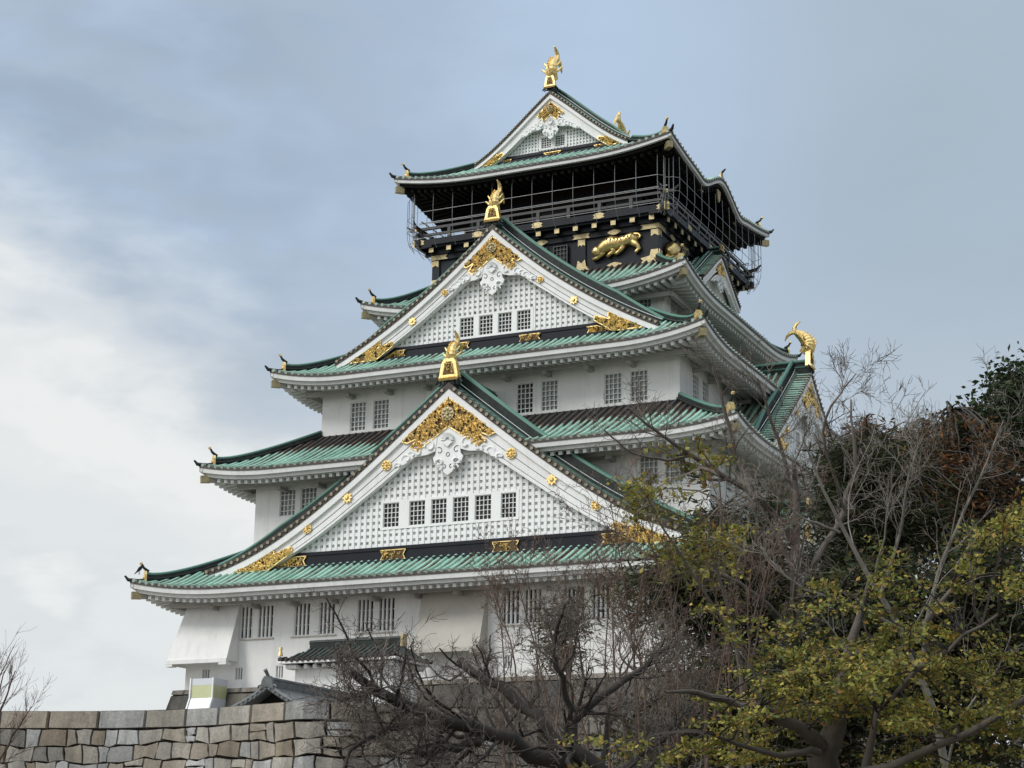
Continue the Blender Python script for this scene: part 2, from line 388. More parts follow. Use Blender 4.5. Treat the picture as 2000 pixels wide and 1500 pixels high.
# thin sills and dark base bands under the upper storeys
mb = MB()
for a, b in ((-12.6, -10.1), (-9.05, -6.35), (-5.3, -2.9), (2.85, 5.3)):
    mb = MB(); box(mb, a, b, -17.87, -17.792, 2.47, 2.53); mb.build('sill', M['plaster_tan'], castle)

mb = MB()
for hx, hy, z0, z1 in ((10.66, 13.05, 14.02, 14.36), (13.08, 15.63, 7.3, 7.75), (7.12, 6.78, 24.2, 24.55)):
    for k in range(4):
        A, n = (hx, hy) if k % 2 == 0 else (hy, hx)
        w = MB(); box(w, -A-.08, A+.08, n-.1, n+.09+.003*(k % 2), z0, z1); mb.add(side(k)(np.concatenate(w.v)), BQ)
mb.build('base_band', M['black'], castle)

# ---- skirt roofs
def eave_curve(A, zm, up, Lc, ex, kara=False):
    def f(s):
        c_ = np.clip((np.abs(s)-(A-Lc))/Lc, 0, 1); z = zm+up*c_**ex
        if kara: z = z-.12*np.exp(-((np.abs(s)-4.2)/2.2)**2)+.93*np.exp(-(s/1.9)**2)-.22*np.exp(-((np.abs(s)-3.2)/1.0)**2)
        return z
    return f
def skirt(a, b, zi, zm, up, Lc, ex, wallh, dark, style='white', kara=(), extra=1.15, sof=.2, ornament=True, open_d=0.):
    """a: eave half sizes, b: inner half sizes"""
    rf, ca, ev, un, be = MB(), MB(), MB(), MB(), MB(); corners = []
    for k in range(4):
        A, B, No, Ni = (a[0], b[0], a[1], b[1]) if k % 2 == 0 else (a[1], b[1], a[0], b[0])
        Wn = wallh[1] if k % 2 == 0 else wallh[0]
        X = side(k); zc = eave_curve(A, zm, up, Lc, ex, k in kara); isk = k in kara
        def surf(U, V, A=A, B=B, No=No, Ni=Ni, zc=zc, X=X, isk=isk, eps=0.):
            d0 = np.clip((np.abs(U)-B)/(A-B), 0, 1); D = d0+(1-d0)*V
            n = Ni+(No-Ni)*D
            base = zm if not isk else zm
            z = base+.12+(zi-zm-.12)*(1-D)**extra + (eave_curve(A, zm, up, Lc, ex)(U)-zm)*D**2.2
            if isk:
                z = z+(zc(U)-eave_curve(A, zm, up, Lc, ex)(U))*D**3*(np.abs(U) > 2.3)
                z = np.where(np.abs(U) <= 2.3, np.maximum(z+(np.minimum(zc(U)-zm, 0))*D**3, zc(U)+.12), z)
            return X(np.stack([U, n, z], -1))
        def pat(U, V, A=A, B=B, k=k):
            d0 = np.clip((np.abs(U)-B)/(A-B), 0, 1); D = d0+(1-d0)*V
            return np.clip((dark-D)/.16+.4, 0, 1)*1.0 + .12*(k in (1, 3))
        tmp = MB(); G = rollsheet(rf, surf, -A+.02, A-.02, .42, 11, r=.115, pat=pat, caps=ca, capr=.85, v=np.linspace(0, 1, 11))
        # tile edge strip
        s = np.linspace(-A, A, 121); zz = zc(s)
        def strip(mbx, n0, n1, z0f, z1f, cut=0.):
            ss = np.clip(s, -A+cut, A-cut)
            P = [np.stack([ss, np.full_like(ss, n), zc(ss)+dz], -1) for n, dz in ((n0, z0f), (n1, z0f), (n1, z1f), (n0, z1f), (n0, z0f))]
            sheet(mbx, X(np.stack(P, 1)))
        strip(be, No-.10, No+.015, 0.0, .135)
        if style == 'white':
            strip(ev, No-.22, No-.03, -.25, -.002)
            strip(ev, No-.60, No-.222, -.43, -.252, .30)
        else:
            strip(ev, No-.22, No-.03, -.19, -.002)
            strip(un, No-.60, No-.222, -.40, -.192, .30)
        # rafters and boarded underside
        ri = Wn; zw = lambda n: -.47+sof*(No-.45-n)
        nr = round(2*(A-.6)/.44)
        for i in range(nr+1):
            sx = -(A-.6)+2*(A-.6)*i/nr; o_ = zc(sx); inner = ri if abs(sx) <= A-(No-ri) else No-(A-abs(sx))
            if No-.52-inner < .15: continue
            P0 = np.array([sx, No-.40, o_-.54]); P1 = np.array([sx, inner, zm+(o_-zm)*.6-.53+sof*(No-.5-inner)])
            w = MB(); bar(w, P0, P1, .19, .19); (ev if style == 'white' else un).add(X(np.concatenate(w.v)), BQ)
        G2 = []
        for n in (No-.3, ri-.05):
            ss = np.clip(s, -(A-(No-n)), A-(No-n)); fr = (1 if n > ri+.1 else .55)
            G2.append(np.stack([ss, np.full_like(ss, n), zm+(zc(ss)-zm)*fr-.40+sof*(No-.5-n)], -1))
        sheet(un, X(np.stack(G2, 1)))
        if style == 'white':
            # purlin and bracket arms
            w = MB(); pn = ri+(No-ri)*.30; pz = zm-.58+sof*(No-.5-pn)-.1
            box(w, -(A-(No-pn)), A-(No-pn), pn-.13, pn+.13, pz-.14, pz+.12)
            for i in range(int(2*A/2.4)+1):
                sx = -A+1.8+2.4*i
                if abs(sx) < A-2.6: box(w, sx-.13, sx+.13, ri-.1, pn+.16, pz-.34, pz-.142)
            for vv in w.v: un.add(X(vv), BQ)
        # hip beam with gilt cap, hip ridge, ridge-end tile and ornament (one per corner, at +s)
        Lh = math.hypot(A-B, No-Ni); hr, hg, gd, cb = MB(), MB(), MB(), MB()
        dd = np.array([A-B, No-Ni])/Lh
        def hp(D, dz, A=A, B=B, No=No, Ni=Ni, surf=surf):
            Dq = np.atleast_1d(D); n = Ni+(No-Ni)*Dq; sx = B+(A-B)*Dq
            z = zm+.12+(zi-zm-.12)*np.clip(1-Dq, 0, 2)**extra + up*Dq**2.2*np.clip((sx-(A-Lc))/Lc, 0, 2)**ex
            return X(np.stack([sx, n, z+dz], -1))
        De = 1-.85/Lh
        Ds = np.linspace(open_d, De, 16); lift = .15+.20*np.clip((Ds-.72)/.28, 0, 1)**2
        P = hp(Ds, lift)
        for j in range(len(P)-1): bar(hr, P[j], P[j+1]+(P[j+1]-P[j])*.04, .28, .36)
        tube(hg, hp(Ds, lift+.22), .10, 7, a=(2, 1, .25))
        for sg in (-1, 1):
            off = X(np.array([sg*dd[1]*.19, -sg*dd[0]*.19, 0]))
            tube(hg, hp(Ds, lift-.02)+off, .04, 5, a=(3, 1, .75))
        end = hp(De, lift[-1])[0]; prev = hp(De-.05, lift[-1])[0]; od = end-prev; od[2] = 0; od /= np.linalg.norm(od); sd = np.cross(od, (0, 0, 1))
        if ornament:
            pl = [(-.24, -.26), (.24, -.26), (.21, .18), (.13, .36), (-.13, .36), (-.21, .18)]
            V = [end+sd*p_[0]+np.array([0, 0, p_[1]])+od*q for q in (.02, .14) for p_ in pl]; n6 = 6
            gd.add(V, [[i, (i+1) % n6, n6+(i+1) % n6, n6+i] for i in range(n6)], [list(range(n6)), list(range(2*n6-1, n6-1, -1))])
            tube(gd, [end+od*.14+np.array([0, 0, .02]), end+od*.2+np.array([0, 0, .02])], .11, 8, upv=(0, 0, 1))
            tl = [end+od*t_+np.array([0, 0, h_]) for t_, h_ in ((-.1, .36), (.05, .44), (.20, .56), (.30, .74))]
            tube(hr, tl, [.08, .085, .07, .05], 6); tube(gd, [tl[-1]-np.array([0, 0, .02]), tl[-1]+od*.07+np.array([0, 0, .07])], [.085, .075], 8)
        # pointed corner tile beyond the ridge
        tip = hp(1.0, .02)[0]
        tube(hr, [end-np.array([0, 0, .12]), (end+tip)/2+np.array([0, 0, -.10]), tip+od*.12+np.array([0, 0, .02]), tip+od*.30+np.array([0, 0, .22])], [.13, .12, .10, .05], 6)
        c0 = X(np.array([A-.15, No-.15, zm+up-.66])); c1 = X(np.array([A-(No-ri)-.0, ri, zm+up*.4-.62+sof*(No-ri)]))
        bar(un, c0-(c0-c1)*.10, c1, .26, .34); w2 = (c0-c1)/np.linalg.norm(c0-c1)
        bar(cb, c0-w2*.42, c0+w2*.10, .30, .38)
        corners.append((hr, hg, gd, cb))
    o = build_multi('roof', [(rf, M['copper']), (ca, M['cap']), (be, M['brown_edge'])], castle)
    ev.build('eave', M['eave_white'], o)
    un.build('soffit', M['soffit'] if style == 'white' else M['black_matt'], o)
    for hr, hg, gd, cb in corners:
        build_multi('hip_ridge', [(hr, M['ridge']), (hg, M['copper_dark'])], o)
        if gd.n: gd.build('corner_ornament', M['gold'], o)
        cb.build('gilt_beam_cap', M['gold_dull'], o)
    return o
M['cap'] = mat('roof_tile_ends', (.30, .36, .31), .6, var=.45, vscale=8)
skirt((17.77, 20.07), (13.08, 15.63), 7.40, 4.87, .62, 6, 2.2, (15.49, 17.79), .30)
skirt((15.34, 17.89), (10.66, 13.05), 14.30, 11.54, .48, 5, 2.4, (13.08, 15.63), .42)
skirt((12.84, 15.23), (8.04, 10.43), 20.00, 17.15, .66, 5, 2.2, (10.66, 13.05), .20)
skirt((10.07, 10.30), (7.12, 6.80), 24.40, 22.10, .85, 6, 2.2, (8.04, 8.27), .22)
skirt((8.83, 8.98), (4.70, 4.85), 32.75, 30.42, .62, 6, 2.2, (5.9, 5.9), -.4, style='black', kara=(1, 3), sof=.10, open_d=.08)

# ---- gold scroll work
class Orn:
    '''collects separate gilt pieces and links each one as its own part'''
    def __init__(s): s.items = []
    def new(s, name, m=None): g, b = MB(), MB(); s.items.append((name, g, b, m)); return g, b
    def build(s, parent, X):
        for name, g, b, m in s.items: build_multi(name, [(g, m or M['gold']), (b, M['gold_back'])], parent, X)
def scrolls(mb, inside, n, bounds, y, size=.2, r=.028, seed=1):
    rr = random.Random(seed); x0, x1, z0, z1 = bounds; cnt = 0; tries = 0
    while cnt < n and tries < n*40:
        tries += 1; x, z = rr.uniform(x0, x1), rr.uniform(z0, z1)
        if not inside(x, z): continue
        cnt += 1; a0 = rr.uniform(0, 6.28); sg = rr.choice((-1, 1)); sz = size*rr.uniform(.6, 1.2)
        t = np.linspace(0, 1, 10); ang = a0+sg*t*4.6; rad = sz*(1-.8*t)
        P = np.stack([x+rad*np.cos(ang), np.full_like(t, y)+.05*t+rr.uniform(0, .03), z+rad*np.sin(ang)], -1)
        ok = [inside(p[0], p[2]) for p in P]
        P = P[np.array(ok)]
        if len(P) < 4: continue
        tube(mb, P, r*rr.uniform(.8, 1.4), 4, upv=(0, 1, 0))
def in_poly(poly):
    def f(x, z):
        c_ = False; j = len(poly)-1
        for i in range(len(poly)):
            if (poly[i][1] > z) != (poly[j][1] > z) and x < (poly[j][0]-poly[i][0])*(z-poly[i][1])/(poly[j][1]-poly[i][1]+1e-9)+poly[i][0]: c_ = not c_
            j = i
        return c_
    return f
def openwork(gm, bm, poly, y, n, size=.2, r=.028, seed=1):
    extr(bm, poly, y, y+.03)
    P = np.array([(p[0], y+.05, p[1]) for p in poly]+[(poly[0][0], y+.05, poly[0][1])])
    for i in range(len(poly)): bar(gm, P[i], P[i+1], r*1.7, r*1.7, up=(0, 1, 0))
    xs = [p[0] for p in poly]; zs = [p[1] for p in poly]
    scrolls(gm, in_poly(poly), n, (min(xs), max(xs), min(zs), max(zs)), y+.05, size, r, seed)
def rosette(mb, x, y, z, r):
    for i in range(8):
        a = i*math.pi/4; cx, cz = x+r*.58*math.cos(a), z+r*.58*math.sin(a)
        th = np.arange(8)/8*2*math.pi
        V = [(cx+r*.36*math.cos(t), y+.02, cz+r*.36*math.sin(t)) for t in th]+[(cx, y+.10, cz)]
        mb.add(V, None, [[j, (j+1) % 8, 8] for j in range(8)])
    tube(mb, [(x, y-.02, z), (x, y+.035, z)], r*.9, 16, upv=(0, 0, 1)); tube(mb, [(x, y+.03, z), (x, y+.13, z)], [r*.26, r*.16], 8, upv=(0, 0, 1))
def star(mb, x, y, z, r):
    pts = []
    for i in range(16):
        a = i*math.pi/8; q = r*(1.15 if i % 2 == 0 else .72); pts.append((x+q*math.cos(a), z+q*math.sin(a)))
    extr(mb, pts, y, y+.05); tube(mb, [(x, y+.04, z), (x, y+.12, z)], [r*.5, r*.25], 8, upv=(0, 0, 1))

def shachi(parent, X, x, n, z, h, fat=.84):
    """gilt fish on the ridge end, head low at the front, body rising to the split tail"""
    b = MB(); t = np.linspace(0, 1, 22)
    kn_ = np.array([(0, .16), (.10, .20), (.10, .36), (.0, .54), (-.14, .68), (-.28, .77), (-.36, .80)])
    tk = np.linspace(0, 1, len(kn_)); py = n+h*np.interp(t, tk, kn_[:, 0]); pz = z+h*np.interp(t, tk, kn_[:, 1])
    for _ in range(3): py[1:-1] = (py[:-2]+py[1:-1]*2+py[2:])/4; pz[1:-1] = (pz[:-2]+pz[1:-1]*2+pz[2:])/4
    px = x+.02*h*np.sin(t*5)
    rad = h*np.interp(t, [0, .15, .35, .6, .85, 1], [.20, .23, .21, .165, .11, .07]); rad = rad*fat*(1+.07*(np.arange(22) % 2))
    tube(b, np.stack([px, py, pz], -1), rad, 10, upv=(1, .0, .0))
    tail = np.array([x, py[-1], pz[-1]])
    def fin(pts, th=.035):
        P = np.array(pts); m_ = len(P); V = np.concatenate([P-[th*h, 0, 0], P+[th*h, 0, 0]])
        b.add(V, [[i, (i+1) % m_, m_+(i+1) % m_, m_+i] for i in range(m_)], [list(range(m_)), list(range(2*m_-1, m_-1, -1))])
    T = lambda a, c_: tail+np.array([0, a*h, c_*h])
    tube(b, [T(.06, -.02), T(-.02, .08), T(-.03, .20), T(.04, .32), T(.16, .40), T(.22, .41)], np.array([.08, .085, .08, .06, .03, .01])*h, 6, upv=(1, 0, 0))
    tube(b, [T(.06, -.02), T(-.08, .03), T(-.20, .0), T(-.31, -.09), T(-.38, -.22), T(-.39, -.28)], np.array([.07, .08, .075, .055, .03, .01])*h, 6, upv=(1, 0, 0))
    for i in range(7):
        q = 2+i*2; fin([(x, py[q]+rad[q]*.8, pz[q]), (x, py[q]+rad[q]+.08*h, pz[q]+.10*h), (x, py[q+2]+rad[q+2]*.7, pz[q+2]+.02*h)], .02)
    for sg in (-1, 1):
        for zz, ln in ((.18, .20), (.42, .15)):
            q = int(zz*21); P0 = np.array([px[q]+sg*rad[q]*.8, py[q], pz[q]])
            tube(b, [P0, P0+[sg*.07*h, -.03*h, .05*h], P0+[sg*(ln)*h, -.05*h, .17*h]], [.045*h, .04*h, .02*h], 5)
        tube(b, [(x+sg*.09*h, n+.12*h, z+.24*h), (x+sg*.12*h, n+.20*h, z+.30*h)], [.04*h, .025*h], 6)
    tube(b, [(x, n-.10*h, z+.0), (x, n+.02*h, z+.16*h), (x, n+.16*h, z+.15*h), (x, n+.24*h, z+.12*h)], [.17*h, .19*h, .16*h, .09*h], 8, upv=(1, 0, 0))
    return b
def ridge_plate(gm, bm, x, n, z0, z1, w):
    """gilt openwork end plate below the fish"""
    hh = z1-z0; P = [(-.50, .0), (-.36, -.05), (-.12, .05), (.12, .05), (.36, -.05), (.50, .0), (.42, .45), (.36, .8), (.24, 1), (-.24, 1), (-.36, .8), (-.42, .45)]
    poly = [(x+p[0]*w, z0+p[1]*hh) for p in P]; extr(gm, poly, n-.32*w, n)
    q = [(x+p[0]*w*.58, z0+hh*.18+p[1]*hh*.66) for p in P[5:]+[P[0]]]; extr(bm, q, n+.001, n+.012)
    scrolls(gm, in_poly(q), 9, (x-w*.35, x+w*.35, z0+.1, z1), n+.02, w*.13, .022*w, 3)
    for i in range(7): tube(gm, [(x-w*.42+w*.14*i, n-.06, z0+.04*hh), (x-w*.42+w*.14*i, n+.06, z0-.06*hh)], w*.085, 6, upv=(0, 0, 1))

def poly_eval(pts):
    xs = np.array([p[0] for p in pts]); zs = np.array([p[1] for p in pts]); d = min(3, len(pts)-1)
    cf = np.polyfit(xs, zs, d, w=np.where(xs == 0, 3, 1.)); return lambda x: np.polyval(cf, np.abs(x))

def gable(k, so, nv, nl, pts, di, zb, nback, wins, lat=.34, T=.33, toe=None, ridge_back=None, big=True, pend=None, seedo=1, kh=.78, zbase=None,
          ros=(), toepieces=True, band=True, fish=1.5, plate=(.9, .95), name='gable', board_label=None, beams=True, verge_w=.95, dark=0.12, scale=1.):
    X = side(k, so); pf = poly_eval(pts); xe = pts[-1][0] if toe is None else toe; z0 = float(pf(0))
    def slope(sg, n0, n1, dz):
        def f(U, V):                                   # U along n, V down the slope
            x = xe*V; return X(np.stack([sg*x, U, pf(x)+dz], -1))
        return f
    orn = Orn()
    rf, cp, rd, rg, bd, gm, bm, lt, bl, sf, wh, gr, wl = (MB() for _ in range(13))
    kn = nv-verge_w                                    # descending ridge line
    for sg in (-1, 1):
        rollsheet(rf, slope(sg, 0, 0, T), nback, kn, .42, 22, r=.11, pat=lambda U, V: .12+.0*U)
        # verge tiles: short rolls running out to the verge
        xs_ = np.linspace(0, xe, 200); arc = np.concatenate([[0], np.cumsum(np.hypot(np.diff(xs_), np.diff(pf(xs_))))])
        def vf(U, V, sg=sg):
            x = np.interp(U, arc, xs_); n = kn+(nv+.06-kn)*V
            return X(np.stack([sg*x, n, pf(x)+T-.10+.12*V*0-.06*V], -1))
        rollsheet(rf, vf, .25*scale, arc[-1], .40*scale, 4, r=.12*scale, pat=lambda U, V: .10+0*U, caps=cp, capr=.78, valley=.8)
        # dark edge under the verge tiles, moulding, bargeboard
        x = np.linspace(0, xe, 60); zt = pf(x)
        def ring(mbx, n0, n1, lo, hi, x=x, zt=zt, sg=sg, flat=None):
            a = zt+lo; b = zt+hi
            if flat is not None: a = np.maximum(a, flat); b = np.maximum(b, a+.01)
            P = [np.stack([sg*x, np.full_like(x, n), zz], -1) for n, zz in ((n0, a), (n1, a), (n1, b), (n0, b), (n0, a))]
            sheet(mbx, X(np.stack(P, 1)))
        ring(bl, nv-.12, nv+.03, .0, .33*scale+.02)
        lo1 = np.interp(x, [0, xe], [-.42, -.36])*scale
        ring(bd, nv-.20, nv+.0, lo1, .0)
        dI = np.interp(x, [0, xe*.35, xe], di)
        flat = zb[0]-.12 if zb else None
        ring(bd, nl+.03, nv-.13, -dI+.13*scale, lo1-.0, flat=flat)
        ring(bd, nl+.03, nv-.09, -dI, -dI+.135*scale, flat=flat)
        if big:
            for q, wq in ((.42, .028), (.80, .022)):
                ring(gr, nv-.128, nv-.118, -dI+(1-q)*(dI+lo1)-wq, -dI+(1-q)*(dI+lo1), flat=flat)
        ring(sf, nl-.3, nv-.05, T*.2, T*.25)
        # descending ridge
        xx = np.linspace(.15, xe*.985, 30); zz = pf(xx)+T
        khx = kh*np.interp(np.arange(30), [0, 21, 29], [1, 1, .35])
        lo_ = X(np.stack([sg*xx, np.full_like(xx, kn-.12), zz-.15*scale], -1)); hi_ = X(np.stack([sg*xx, np.full_like(xx, kn-.12), zz+(.05+khx)*scale], -1))
        hv = X(np.array([0, .17*scale, 0.]))-X(np.zeros(3))
        sheet(rd, np.stack([lo_-hv, hi_-hv, hi_+hv, lo_+hv, lo_-hv], 1))
        tube(rg, X(np.stack([sg*xx, np.full_like(xx, kn-.12), zz+(.08+khx)*scale], -1)), .15*scale, 7, a=(1, 1, .05), upv=(0, 1, 0))
        tube(rg, X(np.stack([sg*xx, np.full_like(xx, kn-.35), zz+(.15)*scale], -1)), .12*scale, 6, a=(1, 1, .2), upv=(0, 1, 0))
        tube(wl, X(np.stack([sg*xx, np.full_like(xx, kn+.08), zz+(.30)*scale], -1)), .022, 4, upv=(0, 1, 0))
        tube(rg, X(np.stack([sg*xx, np.full_like(xx, kn+.13), zz+.02*scale], -1)), .09*scale, 6, a=(1, 1, .6), upv=(0, 1, 0))
    # main ridge
    rb = nback if ridge_back is None else ridge_back
    zr = z0+T
    w = MB(); box(w, -.20*scale, .20*scale, rb, nv-.05, zr-.35, zr+.50*scale); box(w, -.27*scale, .27*scale, rb, nv-.02, zr+.50*scale, zr+.58*scale)
    for vv in w.v: rd.add(X(vv), BQ)
    yy = np.linspace(rb, nv-.05, 12)
    tube(rg, X(np.stack([0*yy, yy, 0*yy+zr+.66*scale], -1)), .17*scale, 8, a=(1, 2, .1))
    for sg in (-1, 1): tube(rg, X(np.stack([0*yy+sg*.22*scale, yy, 0*yy+zr+.2*scale], -1)), .06*scale, 5, a=(1, 2, .4))
    # black scroll shoulders around the plate
    for sg in (-1, 1):
        for q, rr_ in ((.34, .2), (.52, .15), (.30, .30)):
            t = np.linspace(0, 4.8, 12)
            tube(rd, X(np.stack([sg*(q+rr_*np.cos(t)*(1-t/8))*scale*plate[0], 0*t+nv-.02, zr+(.16-q*.4+rr_*np.sin(t)*(1-t/8))*scale], -1)), .07*scale, 5, upv=(0, 1, 0))
    xf = lambda V: X(V)
    o = build_multi('gable', [(rf, M['copper']), (cp, M['cap_gold']), (bl, M['brown_edge'])], castle)
    build_multi('ridge', [(rd, M['ridge']), (rg, M['copper_dark'])], o)
    build_multi('bargeboard', [(bd, M['wood_white']), (gr, M['black_matt']), (sf, M['soffit'])], o)
    wl.build('conductor_wire', M['steel_white'], o)
    # lattice wall
    zb0, zb1 = zb if zb else (float(pf(xe))-.5, float(pf(xe))-.4)
    inner = lambda x: pf(x)-np.interp(np.abs(x), [0, xe*.35, xe], di)+.10
    xm = xe
    while inner(xm) < zb1 and xm > 0: xm -= .02
    poly = [(-xm, zb1), (xm, zb1)]+[(q, float(inner(q))+.12) for q in np.linspace(xm, -xm, 25)]
    bk = MB(); extr(bk, poly, nl-.22, nl-.20); bk.build('gable_wall', M['plaster'], o, X)
    if lat:
        win_b = None
        if wins: win_b = (wins[0][0]-.15, wins[-1][1]+.15, wins[0][2]-.12, wins[0][3]+.12)
        nb = int(2*xm/lat)
        for i in range(nb+1):
            x = -nb*lat/2+i*lat; top = float(inner(x))+.1
            if top-zb1 < .1: continue
            bwid = lat*.46
            segs = [(zb1, top)]
            if win_b and win_b[0] < x < win_b[1]: segs = [(zb1, win_b[2]), (win_b[3], top)]
            for a_, b_ in segs:
                if b_ > a_: box(lt, x-bwid/2, x+bwid/2, nl-.20, nl-.02, a_, b_)
        nz_ = int((z0-zb1)/lat)
        for j in range(nz_+1):
            z = zb1+.10+j*lat; x = xm
            while inner(x) < z and x > 0: x -= .03
            if x <= .1: continue
            segs = [(-x, x)]
            if win_b and win_b[2] < z < win_b[3]: segs = [(-x, win_b[0]), (win_b[1], x)]
            for a_, b_ in segs:
                if b_ > a_: box(lt, a_, b_, nl-.20, nl-.055, z-lat*.27, z+lat*.27)
        lt.build('lattice', M['lattice'], o, X)
    if wins:
        fr = MB(); a0, b0, c0, d0 = win_b
        S = [a0]+[q for wn in wins for q in wn[:2]]+[b0]
        for i in range(0, len(S), 2): box(fr, S[i], S[i+1], nl-.20, nl+.0, c0, d0)
        box(fr, a0, b0, nl-.20, nl+.002, c0, wins[0][2]); box(fr, a0, b0, nl-.20, nl+.002, wins[0][3], d0)
        fr.build('window_surround', M['lattice'], o, X)
        for wn in wins: window(castle, k, so*(1 if k in (0, 1) else -1)+(wn[0]+wn[1])/2, nl+.0, wn[2], wn[1]-wn[0], wn[3]-wn[2], 4, 5, bw=.032, dark=True)
    if band and zb:
        b_ = MB(); xb = xe*.66 if not big else xe*.70
        box(b_, -xb, xb, nl-.3, nl+.02, zb0, zb1-.18); box(b_, -xb+.1, xb-.1, nl-.3, nl+.07, zb1-.18, zb1)
        box(b_, -xe*.93, xe*.93, nl-.3, nl+.30, zb0-.12, zb0+.03)
        b_.build('black_band', M['black'], o, X)
    # ornaments
    yb = nv-.10
    if pend:
        ax, az, bx, bz, cx, cz, ez = pend     # outer arm tip, inner arm tip, inner apex, outer apex
        for sg in (-1, 1):
            pl = [(0, az), (sg*ax*.5, az-(az-bz)*.47), (sg*ax, bz), (sg*ax*.86, bz-.12*scale), (sg*(ax*.62), bz+.12*scale), (sg*(cx*1.25), cz+.25*scale), (sg*cx, cz), (0, ez)]
            gm, bm = orn.new('gold_pendant_half')
            openwork(gm, bm, pl, yb, int(110*scale*scale)+12, .17*scale, .040*scale, seedo+sg)
        hr_ = (az-ez)*.27
        gm, bm = orn.new('rosette', M['gold_dull']); rosette(gm, 0, yb+.15, ez+(az-ez)*.42, hr_)
        # white carved pendant below
        gz = MB(); c3 = cz-.1*scale
        def S2(pts_): return [(p[0]*scale, ez+p[1]*scale) for p in pts_]
        lob = S2([(-.92, -.70), (-.66, -1.1), (-.72, -1.45), (-.86, -1.62), (-.74, -1.95), (-.40, -2.02), (-.28, -2.36), (0, -2.55), (.28, -2.36), (.40, -2.02), (.74, -1.95), (.86, -1.62), (.72, -1.45), (.66, -1.1), (.92, -.70), (0, .0)])
        extr(gz, lob, yb-.06, yb+.02)
        for sg in (-1, 1):
            for (cx_, cz_, rr_, tw) in ((1.05, -1.0, .42, 5.5), (1.75, -1.25, .36, 5), (2.35, -1.55, .30, 4.5), (2.85, -1.85, .22, 4), (1.4, -.95, .26, 4), (2.05, -1.35, .25, 4), (.45, -1.9, .26, 5), (.42, -2.2, .2, 5)):
                t = np.linspace(0, tw, 14); q = rr_*(1-t/(tw+1.5))
                tube(gz, np.stack([sg*(cx_+q*np.cos(t))*scale, 0*t+yb+.03+.015*t, ez+(cz_+q*np.sin(t))*scale], -1), .055*scale, 5, upv=(0, 1, 0))
            wing = S2([(sg*.6, -.35), (sg*1.5, -.72), (sg*2.6, -1.42), (sg*3.1, -1.9), (sg*2.5, -1.8), (sg*1.9, -1.45), (sg*1.2, -1.4), (sg*.72, -1.25)])
            extr(gz, wing, yb-.08, yb+.05)
        for i in range(9):
            a = math.pi*(.0+i/8); tube(gz, [(.12*scale*math.cos(a), yb+.09, ez+(-.72+.12*math.sin(a))*scale), (.34*scale*math.cos(a), yb+.13, ez+(-.72+.34*math.sin(a))*scale)], [.04*scale, .07*scale], 5, upv=(0, 1, 0))
        extr(gz, S2([(-.3, -.86), (0, -1.1), (.3, -.86), (0, -.76)]), yb+.08, yb+.13)
        gc = MB()
        for sg in (-1, 1):
            for cx_, cz_, rr_, tw, a0 in ((.50, -1.28, .22, 4.6, 1.2), (.46, -1.72, .17, 4.6, 4.2), (.20, -2.12, .13, 4.2, 1.5)):
                t = np.linspace(0, tw, 12); q = rr_*(1-t/(tw+1.2))
                tube(gc, np.stack([sg*(cx_+q*np.cos(t+a0))*scale, 0*t+yb+.03, ez+(cz_+q*np.sin(t+a0))*scale], -1), .022*scale, 4, upv=(0, 1, 0))
        t = np.linspace(0, 6.28, 12); tube(gc, np.stack([.10*np.cos(t)*scale, 0*t+yb+.03, ez+(-1.48+.10*np.sin(t))*scale], -1), .02*scale, 4, upv=(0, 1, 0))
        build_multi('carved_pendant', [(gz, M['lattice']), (gc, M['groove_shade'])], o, X)
    for i, (rx, rz, rr_) in enumerate(ros):
        for sg in (-1, 1):
            gm, bm = orn.new('rosette'); (rosette if i % 2 == 0 else star)(gm, sg*rx, yb+.02, rz, rr_)
    if toepieces and zb:
        for sg in (-1, 1):
            x1, x2, x3 = xe*.90, xe*.69, xe*.63; zt_ = zb0-.06
            xo = lambda q: float(pf(q))-.40*scale
            pl = [(sg*x1, zt_), (sg*(x1*.97+x2*.03), xo(x1*.97)), (sg*(x1+x2)/2, xo((x1+x2)/2)), (sg*x2*1.02, xo(x2*1.02)), (sg*(x2+.18*scale), xo(x2)-.42*scale), (sg*(x2+.52*scale), zb0+.62*scale),
                  (sg*x3, zb1+.30*scale), (sg*(x3-.08), zb1+.02), (sg*(x2+.48*scale), zt_)]
            gm, bm = orn.new('gold_corner_piece')
            openwork(gm, bm, pl, yb-.02, int(110*scale*scale)+10, .16*scale, .040*scale, seedo+5+sg)
            x4 = x2+.28*scale
            pl = [(sg*x4, zb0+.05), (sg*(x3-.75*scale), zb0+.05), (sg*(x3-.58*scale), (zb0+zb1)/2-.04), (sg*(x3-.75*scale), zb1-.19), (sg*(x3-.05), zb1-.19)]
            gm, bm = orn.new('gold_band_plate')
            openwork(gm, bm, pl, nl+.03, int(30*scale), .12*scale, .034*scale, seedo+9+sg)
            for bx_ in ((xe*.22,) if big else ()):
                wv = .56*scale; hz = (zb1-.19-zb0-.05)/2; zm_ = zb0+.05+hz
                pl = [(sg*bx_-wv*1.3, zm_+hz), (sg*bx_-wv*1.05, zm_), (sg*bx_-wv*1.3, zm_-hz), (sg*bx_+wv*1.3, zm_-hz), (sg*bx_+wv*1.05, zm_), (sg*bx_+wv*1.3, zm_+hz)]
                gm, bm = orn.new('gold_band_plate')
                openwork(gm, bm, pl, nl+.03, 16, .11, .024, seedo+sg*3)
        if not big:
            wv = .38; zm_ = (zb0+zb1-.16)/2; hz = .13
            gm, bm = orn.new('gold_band_plate')
            openwork(gm, bm, [(-wv*1.5, zm_+hz), (-wv, zm_), (-wv*1.5, zm_-hz), (wv*1.5, zm_-hz), (wv, zm_), (wv*1.5, zm_+hz)], nl+.04, 8, .09, .02, seedo)
